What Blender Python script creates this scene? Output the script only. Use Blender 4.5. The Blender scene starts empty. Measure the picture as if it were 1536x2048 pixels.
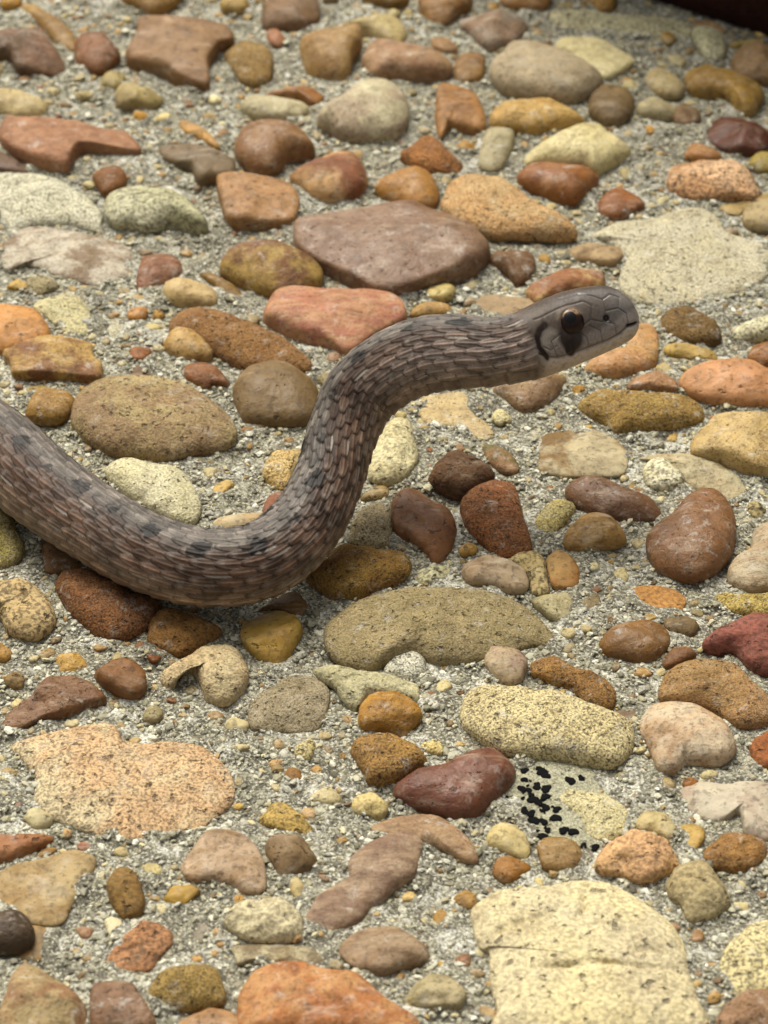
import bpy, math, random
import numpy as np
from mathutils import Vector, noise

random.seed(7); rng = np.random.default_rng(11)
scene = bpy.context.scene
col = scene.collection
RAD = math.radians

# ---------------------------------------------------------------- camera, sky, sun, exposure
HALF = RAD(12.0)                    # half the vertical field of view
ELEV = RAD(40.0)                    # camera looks down by this angle
DIST = 0.240                        # metres from the lens to the middle of the view on the ground
TAN = math.tan(HALF)
cam_d = bpy.data.cameras.new('camera'); cam = bpy.data.objects.new('camera', cam_d); col.objects.link(cam)
cam.location = (0, -DIST*math.cos(ELEV), DIST*math.sin(ELEV))
cam.rotation_euler = (math.pi/2-ELEV, 0, 0)
cam_d.sensor_fit = 'VERTICAL'; cam_d.sensor_height = 36; cam_d.sensor_width = 27
cam_d.lens = 18/TAN; cam_d.clip_start = 0.005; cam_d.clip_end = 200
cam_d.dof.use_dof = True; cam_d.dof.focus_distance = 0.226; cam_d.dof.aperture_fstop = 62
scene.camera = cam

world = bpy.data.worlds.new('World'); scene.world = world; world.use_nodes = True
wn = world.node_tree.nodes; wl = world.node_tree.links
sky = wn.new('ShaderNodeTexSky'); sky.sky_type = 'NISHITA'; sky.sun_disc = False
SUN_EL, SUN_AZ = RAD(58), RAD(-25)  # azimuth from +y (behind the scene) towards +x
sky.sun_elevation = SUN_EL; sky.sun_rotation = SUN_AZ
sky.air_density = 0.55; sky.dust_density = 8.0; sky.ozone_density = 0.3
grey = wn.new('ShaderNodeHueSaturation'); grey.inputs['Saturation'].default_value = 0.15      # an overcast, nearly colourless sky
wl.new(sky.outputs[0], grey.inputs['Color']); wl.new(grey.outputs[0], wn['Background'].inputs[0]); wn['Background'].inputs[1].default_value = 0.10
sun_d = bpy.data.lights.new('sun', 'SUN'); sun_d.energy = 1.4; sun_d.angle = RAD(28); sun_d.color = (1, .92, .75)
sun = bpy.data.objects.new('sun', sun_d); col.objects.link(sun)
sdir = Vector((math.sin(SUN_AZ)*math.cos(SUN_EL), math.cos(SUN_AZ)*math.cos(SUN_EL), math.sin(SUN_EL)))
sun.rotation_euler = sdir.to_track_quat('Z', 'Y').to_euler(); sun.location = sdir*3
scene.view_settings.view_transform = 'Standard'; scene.view_settings.look = 'None'
scene.view_settings.gamma = 1; scene.view_settings.exposure = 0.77
scene.render.engine = 'CYCLES'
scene.render.resolution_x = 768; scene.render.resolution_y = 1024

# ---------------------------------------------------------------- helpers
CP = np.array(cam.location); FWD = np.array([0, math.cos(ELEV), -math.sin(ELEV)])
RIGHT = np.array([1., 0, 0]); UP = np.array([0, math.sin(ELEV), math.cos(ELEV)])
def ray(px, py):
    return FWD + (px-768)/1024*TAN*RIGHT + (1024-py)/1024*TAN*UP
def at(px, py, z=0.0):              # the point of the place at height z that the photo shows at this pixel
    d = ray(px, py); t = (z-CP[2])/d[2]
    return CP + d*t
def mm_px(p):                       # metres per photo pixel at a point
    return float(np.dot(np.asarray(p)-CP, FWD))*TAN/1024
def lin(h):
    v = [int(h[i:i+2], 16)/255 for i in (0, 2, 4)]
    return np.array([x/12.92 if x <= .04045 else ((x+.055)/1.055)**2.4 for x in v])
ALB = 0.86
def lin_s(h):                       # stone colours, slightly greyed
    c = lin(h); g = c @ np.array([.3, .59, .11]); k_ = max(0, min(1, (g-.3)/.25)); s = .12+.18*k_; return (c*(1-s)+g*s)*(1-.10*k_)
def smooth(m, flag=True):
    m.polygons.foreach_set('use_smooth', [flag]*len(m.polygons))
def mesh_np(name, V, F, cols=None):
    """V (n,3); F (m,k) all faces with k corners; cols (n,3) linear"""
    m = bpy.data.meshes.new(name); V = np.asarray(V, np.float32); F = np.asarray(F, np.int32); k = F.shape[1]
    m.vertices.add(len(V)); m.vertices.foreach_set('co', V.ravel())
    m.loops.add(F.size); m.loops.foreach_set('vertex_index', F.ravel())
    m.polygons.add(len(F)); m.polygons.foreach_set('loop_start', np.arange(0, F.size, k, dtype=np.int32))
    try: m.polygons.foreach_set('loop_total', np.full(len(F), k, np.int32))
    except Exception: pass
    m.update(calc_edges=True); m.validate()
    if cols is not None:
        a = m.color_attributes.new('tint', 'FLOAT_COLOR', 'POINT')
        c4 = np.ones((len(V), 4), np.float32); c4[:, :3] = cols
        a.data.foreach_set('color', c4.ravel())
    smooth(m); return m
def link(name, mesh, mat, parent=None):
    o = bpy.data.objects.new(name, mesh); col.objects.link(o)
    if mat and not mesh.materials: mesh.materials.append(mat)
    if parent: o.parent = parent
    return o
def vnoise2(shape, cells, seed):    # smooth value noise on a grid, for numpy height fields
    r = np.random.default_rng(seed); g = r.random((cells[0]+3, cells[1]+3))
    y = np.linspace(0, cells[0], shape[0], endpoint=False); x = np.linspace(0, cells[1], shape[1], endpoint=False)
    yi = y.astype(int); xi = x.astype(int); fy = (y-yi); fx = (x-xi)
    fy = (fy*fy*(3-2*fy))[:, None]; fx = (fx*fx*(3-2*fx))[None]
    a = g[np.ix_(yi, xi)]; b = g[np.ix_(yi, xi+1)]; c = g[np.ix_(yi+1, xi)]; d = g[np.ix_(yi+1, xi+1)]
    return (a*(1-fx)+b*fx)*(1-fy)+(c*(1-fx)+d*fx)*fy-.5
def inpoly(X, Y, P):
    r = np.zeros(X.shape, bool); n = len(P); j = n-1
    for i in range(n):
        xi, yi = P[i]; xj, yj = P[j]
        if yi != yj: r ^= ((yi > Y) != (yj > Y)) & (X < (xj-xi)*(Y-yi)/(yj-yi)+xi)
        j = i
    return r
def catmull_closed(P, n, soft=1.0):
    P = np.asarray(P, float); k = len(P); out = []
    seg = np.linalg.norm(np.roll(P, -1, 0)-P, axis=1); cum = np.concatenate([[0], np.cumsum(seg)])
    for d in np.linspace(0, cum[-1], n, endpoint=False):
        i = min(int(np.searchsorted(cum, d, 'right')-1), k-1); t = (d-cum[i])/max(seg[i], 1e-9)
        p0, p1, p2, p3 = P[i-1], P[i], P[(i+1) % k], P[(i+2) % k]
        cr = .5*((2*p1)+(-p0+p2)*t+(2*p0-5*p1+4*p2-p3)*t*t+(-p0+3*p1-3*p2+p3)*t**3)
        out.append(cr*soft+(p1+(p2-p1)*t)*(1-soft))
    return np.array(out)

# ---------------------------------------------------------------- materials
def new_mat(name):
    m = bpy.data.materials.new(name); m.use_nodes = True
    return m, m.node_tree.nodes, m.node_tree.links, m.node_tree.nodes['Principled BSDF']
def N(nodes, t, **kw):
    n = nodes.new(t)
    for k, v in kw.items():
        if k in ('op', 'operation'): n.operation = v
        elif hasattr(n, k): setattr(n, k, v)
    return n
def mixc(nd, lk, fac, a, b, blend='MIX'):
    m = nd.new('ShaderNodeMix'); m.data_type = 'RGBA'; m.blend_type = blend
    for s, v in ((0, fac), (6, a), (7, b)):
        if hasattr(v, 'is_output'): lk.new(v, m.inputs[s])
        elif s == 0: m.inputs[0].default_value = v
        else: m.inputs[s].default_value = (*v[:3], 1)
    return m.outputs[2]
def ramp(nd, lk, src, lo, hi, a=0.0, b=1.0):
    m = nd.new('ShaderNodeMapRange'); m.inputs[1].default_value = lo; m.inputs[2].default_value = hi
    m.inputs[3].default_value = a; m.inputs[4].default_value = b; m.interpolation_type = 'SMOOTHSTEP'
    lk.new(src, m.inputs[0]); return m.outputs[0]
def noise_n(nd, lk, vec, scale, detail=3, rough=.6, dist=0.0):
    n = nd.new('ShaderNodeTexNoise'); n.inputs['Scale'].default_value = scale; n.inputs['Detail'].default_value = detail
    n.inputs['Roughness'].default_value = rough; n.inputs['Distortion'].default_value = dist; lk.new(vec, n.inputs['Vector'])
    return n.outputs['Fac']
def math_n(nd, lk, op, a, b):
    m = nd.new('ShaderNodeMath'); m.operation = op
    for i, v in enumerate((a, b)):
        if hasattr(v, 'is_output'): lk.new(v, m.inputs[i])
        else: m.inputs[i].default_value = v
    return m.outputs[0]

def stone_mat(kind, from_tint=False):
    m, nd, lk, bs = new_mat('stone_'+kind+('_loose' if from_tint else ''))
    tc = nd.new('ShaderNodeTexCoord'); oi = nd.new('ShaderNodeObjectInfo')
    off = nd.new('ShaderNodeVectorMath'); off.operation = 'ADD'; sc = nd.new('ShaderNodeVectorMath'); sc.operation = 'SCALE'; sc.inputs[0].default_value = (3.1, 1.7, 2.3)
    zs = nd.new('ShaderNodeVectorMath'); zs.operation = 'SCALE'; lk.new(tc.outputs['Object'], zs.inputs[0]); lk.new(ramp(nd, lk, oi.outputs['Random'], 0, 1, .55, 1.35), zs.inputs['Scale'])
    lk.new(oi.outputs['Random'], sc.inputs['Scale']); lk.new(sc.outputs[0], off.inputs[1]); lk.new(zs.outputs[0], off.inputs[0])
    v = off.outputs[0]
    if from_tint:
        at_ = nd.new('ShaderNodeAttribute'); at_.attribute_name = 'tint'; c1 = at_.outputs['Color']
        c2 = mixc(nd, lk, .35, c1, (.45, .38, .25))
    else:
        c1 = oi.outputs['Color']
        at_ = nd.new('ShaderNodeAttribute'); at_.attribute_type = 'OBJECT'; at_.attribute_name = 'second_tone'
        c2 = at_.outputs['Color']
    big = noise_n(nd, lk, v, 170, 4, .6, .6)
    mid = noise_n(nd, lk, v, 600, 4, .65)
    fine = noise_n(nd, lk, v, 2600, 2, .6)
    pits = noise_n(nd, lk, v, 1500, 3, .55)
    rough = .62; bumpd = .00012; gl = .4
    wn_ = nd.new('ShaderNodeTexWhiteNoise'); wn_.noise_dimensions = '1D'; lk.new(oi.outputs['Random'], wn_.inputs['W']); rv = wn_.outputs['Value']
    spk = ramp(nd, lk, rv, .0, 1.0, .5, 1.2)
    def amt(f): return math_n(nd, lk, 'MULTIPLY', f, spk)
    spots = noise_n(nd, lk, v, 4200, 2, .5)
    st = nd.new('ShaderNodeMapping'); st.inputs['Scale'].default_value = (1, 3.2, 3.0); st.inputs['Rotation'].default_value = (.2, .3, .5); lk.new(v, st.inputs['Vector'])
    streak = noise_n(nd, lk, st.outputs[0], 240, 5, .65, .5)
    def dark(c, f, k, to=(.04, .028, .018)): return mixc(nd, lk, f, c, mixc(nd, lk, k, c, to))
    if kind in ('smooth', 'polished'):
        c = mixc(nd, lk, ramp(nd, lk, big, .38, .62), c1, c2)
        c = mixc(nd, lk, ramp(nd, lk, streak, .5, .72, 0, .55), c, mixc(nd, lk, .45, c, (.62, .52, .38)))
        c = dark(c, ramp(nd, lk, mid, .45, .7, 0, .6), .55, (.10, .06, .03))
        c = dark(c, ramp(nd, lk, fine, .52, .68, 0, .7), .6)
        c = dark(c, ramp(nd, lk, pits, .66, .7, 0, .9), .75)
        rough, bumpd, gl = (.56, .00011, .24) if kind == 'smooth' else (.48, .00008, .27)
        h = math_n(nd, lk, 'ADD', mid, math_n(nd, lk, 'MULTIPLY', fine, .35))
        h = math_n(nd, lk, 'SUBTRACT', h, math_n(nd, lk, 'MULTIPLY', ramp(nd, lk, pits, .63, .7), .5))
    elif kind == 'pitted':
        c = mixc(nd, lk, ramp(nd, lk, big, .38, .64), c1, c2)
        c = mixc(nd, lk, ramp(nd, lk, spots, .52, .40, 0, .5), c, mixc(nd, lk, 1.0, c, (1.35, 1.33, 1.28), 'MULTIPLY'))
        c = dark(c, amt(ramp(nd, lk, spots, .50, .60, 0, .72)), .68)
        c = dark(c, amt(ramp(nd, lk, fine, .54, .66, 0, .6)), .70)
        c = mixc(nd, lk, ramp(nd, lk, streak, .55, .72, 0, .35), c, mixc(nd, lk, .4, c, (.62, .53, .36)))
        c = dark(c, ramp(nd, lk, pits, .63, .69, 0, .8), .8)
        rough = .85; gl = .2; bumpd = .00015
        h = math_n(nd, lk, 'SUBTRACT', mid, math_n(nd, lk, 'MULTIPLY', ramp(nd, lk, pits, .6, .7), .7))
        h = math_n(nd, lk, 'SUBTRACT', h, math_n(nd, lk, 'MULTIPLY', fine, .5))
        h = math_n(nd, lk, 'SUBTRACT', h, math_n(nd, lk, 'MULTIPLY', spots, .25))
    elif kind == 'mottled':
        d = noise_n(nd, lk, v, 210, 8, .68, .35)
        c = mixc(nd, lk, ramp(nd, lk, d, .42, .60), c1, c2)
        c = dark(c, ramp(nd, lk, mid, .48, .7, 0, .6), .6, (.07, .045, .025))
        c = dark(c, ramp(nd, lk, fine, .52, .66, 0, .65), .7)
        c = mixc(nd, lk, ramp(nd, lk, streak, .55, .7, 0, .5), c, mixc(nd, lk, .5, c, (.7, .62, .48)))
        rough = .7; gl = .28; h = math_n(nd, lk, 'ADD', mid, math_n(nd, lk, 'MULTIPLY', fine, .35))
    else:                            # streaked
        c = mixc(nd, lk, ramp(nd, lk, streak, .40, .62), c1, c2)
        c = dark(c, ramp(nd, lk, mid, .5, .72, 0, .5), .6, (.09, .06, .04))
        c = dark(c, ramp(nd, lk, fine, .52, .68, 0, .6), .7)
        rough = .66; gl = .28; h = math_n(nd, lk, 'ADD', math_n(nd, lk, 'MULTIPLY', streak, .8), mid)
    blot = noise_n(nd, lk, v, 380, 6, .72, .3)                                # stains and tonal drift within each stone
    c = mixc(nd, lk, ramp(nd, lk, blot, .50, .70, 0, .75), c, mixc(nd, lk, 1.0, c, (.58, .54, .50), 'MULTIPLY'))
    c = mixc(nd, lk, ramp(nd, lk, blot, .48, .32, 0, .6), c, mixc(nd, lk, 1.0, c, (1.30, 1.27, 1.2), 'MULTIPLY'))
    film = noise_n(nd, lk, v, 520, 6, .75, .4)                                # thin cement film left on the stone
    fm = math_n(nd, lk, 'MULTIPLY', ramp(nd, lk, film, .55, .68, 0, .7), ramp(nd, lk, oi.outputs['Random'], .05, .8, .1, 1))
    c = mixc(nd, lk, fm, c, mixc(nd, lk, .6, c, (.52, .50, .43)))
    b = nd.new('ShaderNodeBump'); b.inputs['Strength'].default_value = 1.0; b.inputs['Distance'].default_value = bumpd*2.2
    lk.new(h, b.inputs['Height']); lk.new(b.outputs[0], bs.inputs['Normal'])
    lk.new(c, bs.inputs['Base Color'])
    lk.new(ramp(nd, lk, mid, .3, .7, rough-.1, rough+.12), bs.inputs['Roughness'])
    bs.inputs['Specular IOR Level'].default_value = gl
    return m
MATS = {k: stone_mat(n) for k, n in (('s', 'smooth'), ('g', 'polished'), ('p', 'pitted'), ('m', 'mottled'), ('b', 'banded'))}
MAT_LOOSE = stone_mat('smooth', True)
MAT_LOOSE_P = stone_mat('pitted', True)

def cement_mat():
    m, nd, lk, bs = new_mat('cement')
    tc = nd.new('ShaderNodeTexCoord'); v = tc.outputs['Object']
    a = noise_n(nd, lk, v, 60, 5, .6); b_ = noise_n(nd, lk, v, 900, 4, .7); f = noise_n(nd, lk, v, 3800, 2, .6)
    c = mixc(nd, lk, ramp(nd, lk, a, .35, .65), lin('5c594c'), lin('686456'))
    c = mixc(nd, lk, ramp(nd, lk, b_, .42, .66), c, lin('96927c'))
    c = mixc(nd, lk, ramp(nd, lk, f, .53, .66, 0, .7), c, lin('2e2a20'))
    c = mixc(nd, lk, ramp(nd, lk, f, .46, .36, 0, .6), c, lin('d4d0bc'))
    lp = noise_n(nd, lk, v, 220, 5, .7, .6); c = mixc(nd, lk, ramp(nd, lk, lp, .5, .66, 0, .75), c, mixc(nd, lk, ramp(nd, lk, f, .45, .65), lin('d8d6c8'), lin('8a8674')))
    bp = nd.new('ShaderNodeBump'); bp.inputs['Distance'].default_value = .0003; bp.inputs['Strength'].default_value = 1
    lk.new(math_n(nd, lk, 'SUBTRACT', b_, math_n(nd, lk, 'MULTIPLY', f, .6)), bp.inputs['Height']); lk.new(bp.outputs[0], bs.inputs['Normal'])
    lk.new(c, bs.inputs['Base Color']); bs.inputs['Roughness'].default_value = .92; bs.inputs['Specular IOR Level'].default_value = .2
    return m
MAT_CEMENT = cement_mat()
def grit_mat():
    m, nd, lk, bs = new_mat('sand_grains')
    at_ = nd.new('ShaderNodeAttribute'); at_.attribute_name = 'tint'; tc = nd.new('ShaderNodeTexCoord')
    f = noise_n(nd, lk, tc.outputs['Object'], 4500, 2, .6)
    c = mixc(nd, lk, ramp(nd, lk, f, .5, .68, 0, .5), at_.outputs['Color'], lin('4a4434'))
    lk.new(c, bs.inputs['Base Color']); bs.inputs['Roughness'].default_value = .6; bs.inputs['Specular IOR Level'].default_value = .35
    return m
MAT_GRIT = grit_mat()

# ---------------------------------------------------------------- the stones of the exposed aggregate, outlined where they lie
# each row: colour[:second colour] material shape[height factor] ; outline (pixels of a 3x enlargement whose corner is given)
STONES = {}
STONES[(0, 0)] = """
8f6f52:86644a s f ; 850,140 1180,150 1380,190 1400,250 1310,290 1250,400 1250,540 1060,480 990,435 780,375 760,330 830,230
8c6a2c:a08040 s r ; 130,10 190,0 400,130 460,240 440,290 330,230 230,120 150,50
7d5a48:6a5448 s a ; -80,180 90,165 250,175 310,260 400,370 370,420 110,415 60,340 -80,330
8a5a36 s r ; 480,220 600,200 640,230 720,330 690,380 600,440 480,390 450,320
9a7d4c:8a6c34 p a ; 1370,280 1440,245 1536,260 1630,300 1640,420 1620,500 1536,530 1440,490 1390,410 1350,310
a89a74 s a ; 690,610 720,520 800,500 980,560 990,590 900,640 700,640
b5a878 s r ; 610,490 640,435 740,430 740,490 690,530 620,520
b8a681:c4b490 s r ; -80,520 0,510 100,520 190,580 290,630 250,690 130,700 0,665 -80,650
a5734f:b58560 b f ; 10,800 60,735 300,730 480,750 640,790 720,780 790,830 830,905 600,900 480,905 420,1000 390,1020 240,985 100,920 20,850
6d5348 s r.6 ; -60,880 0,890 100,950 170,1010 120,1020 0,1010 -60,1000
7a6858:6a5c4c s a ; 960,850 1100,810 1200,850 1400,960 1410,1050 1290,1080 1190,1100 1150,1000 1050,970 980,920
c89a52 s r ; 1080,720 1130,720 1260,800 1320,885 1290,890 1180,820 1100,780
dedccc:d4d1bc p r.45 ; -80,1060 100,1035 250,1040 400,1100 540,1190 600,1290 560,1370 380,1330 180,1350 80,1370 0,1280 -80,1250
8a5a28 s r ; 560,1060 640,1010 720,1010 760,1070 750,1120 640,1180 590,1130
cac8ae:b6b592 p r ; 630,1250 660,1180 780,1140 920,1140 1080,1190 1240,1360 1190,1390 1030,1350 900,1380 800,1360 680,1340
a57c58:95704c s f ; 1310,1100 1400,1080 1536,1085 1740,1120 1790,1200 1780,1290 1740,1350 1500,1360 1370,1350 1320,1190
b08a50 s r ; 740,-60 1080,-60 1080,0 1000,60 920,90 800,45 740,20
b59a5c s r ; 1330,20 1440,-10 1500,50 1440,100 1340,70
d8c4ac s l ; 500,30 560,15 650,50 600,90 530,70
a88a50 s l ; 1340,140 1400,120 1430,150 1370,170
"""
STONES[(512, 0)] = """
7f6040:86706a s a ; 50,0 340,-20 380,60 380,130 310,180 270,190 60,165 30,150 50,60
a06a4c s r ; 70,210 130,200 180,270 130,300 80,270
96754a:a88a60 s a1.4 ; 280,230 310,180 600,190 640,260 580,370 560,440 490,470 320,430 270,320
d0bd8a:c8b898 s r ; 480,190 620,140 720,90 850,110 900,180 880,240 820,260 680,210 610,200
ab8462:b8946c m r ; 640,350 700,250 820,265 1000,300 1150,370 1170,430 1100,465 840,465 700,465 650,400
86642f:8f6c48 s a ; 1190,400 1260,310 1360,300 1370,400 1360,480 1270,505 1200,480
8a6a28 s r ; 640,-40 900,-40 900,40 780,60 680,30
a07238:84602c s a ; 980,0 1000,-40 1300,-40 1280,50 1170,110 1080,150 1000,110 980,50
a0826a:b0a090 m a ; 1220,110 1536,80 1600,60 1640,120 1600,210 1536,270 1420,290 1340,250 1280,180
a5805a s r ; 1030,240 1100,215 1190,260 1210,310 1100,300
9a6424 s r ; 50,590 180,540 320,530 400,590 350,640 250,600 100,600
b8b2a0:c4beb0 s r ; -80,640 0,610 260,625 320,660 260,720 100,735 0,720 -70,680
dcd2a8:b8a48a m r ; 370,760 400,710 520,640 600,540 680,500 800,500 870,570 910,680 870,800 760,845 620,855 520,840 430,780
9b6f44:a87c50 s a ; 1080,620 1100,520 1180,520 1320,580 1380,740 1360,800 1160,770 1110,840 1080,760
b0aa9c:9c988c s r ; 1340,960 1380,800 1450,780 1540,800 1540,900 1480,1020 1400,1040 1340,1010
94602c:a87038 p a ; 870,950 980,850 1050,820 1100,870 1130,930 1240,980 1260,1040 1190,1070 1050,1050 930,1000
87603e:93704e g r ; -120,920 -90,800 0,750 140,750 260,790 330,880 350,920 200,960 130,1030 30,1040 -60,1000
8a5230:c89a5c m r ; 210,1060 340,990 480,940 590,945 650,1010 660,1120 580,1190 440,1205 340,1180 230,1090
a07430:b08038 g r ; 720,1120 860,1060 980,1045 1060,1090 1100,1190 1060,1260 960,1280 830,1230 740,1170
c79a62:cca874 p r.7 ; 1130,1200 1180,1110 1290,1075 1440,1090 1536,1140 1700,1270 1880,1390 1900,1450 1536,1440 1440,1440 1250,1370 1120,1260
7c5e50:8c7268 g f ; 250,1350 480,1310 800,1260 940,1260 1100,1330 1300,1420 1380,1500 1380,1560 1300,1640 1200,1680 1050,1720 850,1765 700,1750 400,1600 260,1490
"""
STONES[(1024, 0)] = """
c6a462:b89450 s r ; -130,720 -80,660 0,640 240,630 350,680 420,740 400,760 160,810 0,800 -110,780
ccbc9c:b4a484 b r ; -130,400 -60,320 0,260 200,310 400,400 540,510 420,600 300,610 0,550 -100,480
ece6cc:e2d8b4 s f ; 260,300 310,245 500,255 640,320 730,370 680,420 570,480 500,460 400,380 300,340
c8a060 s l ; 640,480 720,470 705,500 650,495
7d6a52 s r ; 465,620 530,540 640,540 720,590 720,680 650,760 560,760 470,700
cbb880:b8a068 m r ; 800,470 850,425 960,460 1030,540 1000,590 900,590 820,540
bdb5a4 s r ; 750,640 830,590 990,650 970,720 860,720 760,690
7f6448 s r ; 970,690 1020,650 1120,690 1120,740 1040,770 970,740
a98a48:987838 s r ; 1040,470 1070,420 1250,430 1440,500 1500,560 1470,660 1400,700 1280,600 1080,550
a08266 s a ; 1310,380 1360,310 1460,300 1640,350 1640,500 1440,480 1330,440
c0a850 s r ; 1310,250 1440,235 1580,300 1580,330 1430,290 1310,290
dcd8b4:c8c498 p r ; 1080,200 1180,195 1270,250 1270,350 1180,370 1110,300
c8a080 s r ; 1080,150 1150,120 1240,160 1280,210 1180,195
6d3f34:5a342c g a ; 1150,790 1230,720 1450,715 1540,780 1600,850 1540,890 1480,940 1330,930 1230,880 1160,840
e6deba:dcd2aa s r ; 80,970 160,890 390,785 500,775 580,830 700,910 690,950 560,1020 490,1045 420,1010 240,1000 100,1000
905a2c:a06c38 g r ; 30,1080 100,1010 340,1005 500,1060 490,1120 380,1225 250,1200 150,1160
935c34 s a ; 510,1240 560,1180 650,1130 740,1190 790,1250 700,1310 600,1320 530,1290
b07c44 s r ; 1030,940 1080,870 1130,875 1230,940 1260,980 1150,985 1040,960
c89466:d8ac84 p a ; 930,1120 950,1040 1130,1000 1280,1000 1400,1070 1500,1160 1440,1210 1250,1210 1080,1190 960,1150
a09040 s r ; 1420,980 1500,930 1640,930 1640,1040 1490,1040
bda878:a89468 m r ; 1380,1320 1400,1260 1500,1230 1640,1240 1640,1390 1480,1390 1400,1360
b09a6c s r.5 ; 1250,1250 1400,1220 1560,1160 1640,1190 1500,1230 1390,1260 1370,1300 1290,1290
c4bba0:cdc6b2 p l ; 490,1430 640,1350 830,1330 1000,1270 1120,1260 1220,1310 1280,1400 1390,1440 1530,1490 1540,1600 1440,1720 1260,1770 950,1830 760,1800 650,1710 680,1560 600,1470
b08840 s r ; 440,0 460,-40 600,-40 620,60 560,90 500,70
b88a5c s r ; -60,20 -60,-40 220,-40 210,40 140,65 0,50
8a7050 s r ; -30,190 0,150 60,190 50,240 0,260
b09048 s r ; 890,230 940,210 980,260 940,290 900,265
d0c8b0 s r ; 940,350 990,330 1050,380 1010,410 960,390
bab494:c4bd9c p l ; 240,90 400,70 560,100 800,110 1000,140 1100,200 1060,240 860,260 640,230 420,220 280,180
"""
STONES[(0, 450)] = """
d2c8b8:8f7860 m l ; 10,130 60,70 180,20 330,30 560,70 700,110 780,170 790,280 700,340 560,365 440,330 330,300 180,240 60,270 20,220
a89c7c p r ; 160,320 230,300 320,320 360,360 270,410 230,420 180,370
7a4e38:8a5c48 s a ; 820,385 850,180 940,150 1040,170 1090,230 1085,300 950,365
c6ab80:d0b890 s r1.2 ; 985,380 1040,340 1200,340 1280,390 1305,460 1260,490 1040,470
8a6c34 s r ; 1205,280 1260,265 1400,340 1480,430 1530,480 1490,500 1400,450 1280,340
c68c48:b88040 s a ; -80,480 60,475 200,500 260,570 300,660 260,720 100,745 0,760 -80,740
d0c48e:c4bc90 p l ; 205,500 300,445 440,435 510,490 550,600 520,660 400,650 290,570
b0a888 s l ; 540,430 610,405 630,450 600,510 570,480
c8ae7c s r ; 770,420 840,415 920,465 850,480
bd8436 s r ; 765,540 800,495 885,500 870,560 800,575
d0c084 s r ; 840,625 900,605 970,620 940,650 860,650
c0bca8 p l ; 640,640 680,590 770,600 770,650 690,685 645,665
90683a:865c34 p r ; 1030,570 1110,500 1250,500 1500,600 1700,690 1830,790 1860,840 1820,885 1620,880 1480,865 1330,790 1180,710 1060,650
c4a470:b8945c s r1.2 ; 985,720 1040,650 1150,645 1250,700 1285,780 1240,820 1110,815 1020,770
8c5a30 s a ; 1110,830 1180,825 1270,860 1380,945 1370,980 1280,975 1230,1000 1120,940 1100,880
8a5c34:c8a048 m f1.3 ; 30,790 170,740 280,720 420,740 550,760 560,830 610,850 600,930 540,945 340,935 90,925 70,840
70543e s l ; 810,870 850,850 930,900 940,940 800,935
92702c:a07c3c s r ; 155,1120 230,1020 330,1000 430,1030 450,1100 400,1170 310,1200 170,1170
b09858 s l ; 160,990 270,970 330,990 220,1030
8f765a:a8966c p r.6 ; 450,1200 480,1050 590,960 760,940 930,945 1120,990 1280,1080 1390,1190 1410,1270 1330,1350 1130,1390 980,1415 840,1400 660,1370 530,1290
"""
STONES[(412, 500)] = """
7d5028:b09040 m r ; 90,100 150,20 300,-20 450,-10 600,50 690,120 680,200 580,255 400,270 280,240 200,200 100,130
c8966c:b4745a b f1.1 ; 355,390 420,280 500,260 700,265 950,245 1090,255 1170,330 1190,420 1000,530 850,630 740,580 530,510 430,450 365,425
d0be78 s a ; 1320,270 1430,190 1490,250 1480,305 1420,320 1340,310
b8945c s r ; 1230,370 1300,330 1440,325 1470,370 1400,400 1240,400
6f5a40:7a6448 s r ; 165,850 230,760 400,700 530,720 650,810 670,900 640,1020 430,1050 250,1030 190,960
d6cca0:d0c290 p r ; 975,1340 1010,1200 1090,1060 1150,1030 1220,1040 1260,1200 1270,1280 1200,1370 1100,1410 990,1380
"""
STONES[(780, 480)] = """
95806c:a08c7c s l ; 490,430 570,345 740,350 850,370 870,420 680,490 520,460
7d5c44 s a ; 570,105 700,60 830,55 870,120 860,200 760,265 700,190 600,150
b59a70:a08058 m a ; 1060,60 1090,10 1200,20 1290,60 1370,60 1400,110 1340,155 1230,150 1200,130 1100,110
9c6438:cfa860 m r ; 820,300 960,210 1110,165 1250,180 1280,240 1240,290 1020,350 900,390 850,350
c8946c:c49c70 s r ; 1170,770 1240,720 1400,650 1480,490 1560,480 1610,560 1600,680 1570,740 1440,790 1280,810
8a6e5c:9a8468 s r ; 610,905 760,820 1030,810 1040,870 960,970 850,1020 780,1020 680,950
c9b284:c0ac8c s l ; 160,990 250,930 400,900 480,910 500,1000 500,1060 580,1110 620,1170 560,1215 480,1180 380,1130 230,1110 180,1040
cdbd92:806028 m l ; 880,1230 960,1160 1120,1150 1250,1150 1380,1230 1420,1330 1380,1410 1200,1420 1050,1420 900,1390 900,1290
a07850:6a6428 m r ; 550,1260 600,1240 700,1280 760,1340 770,1400 700,1410 600,1350
"""
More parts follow.
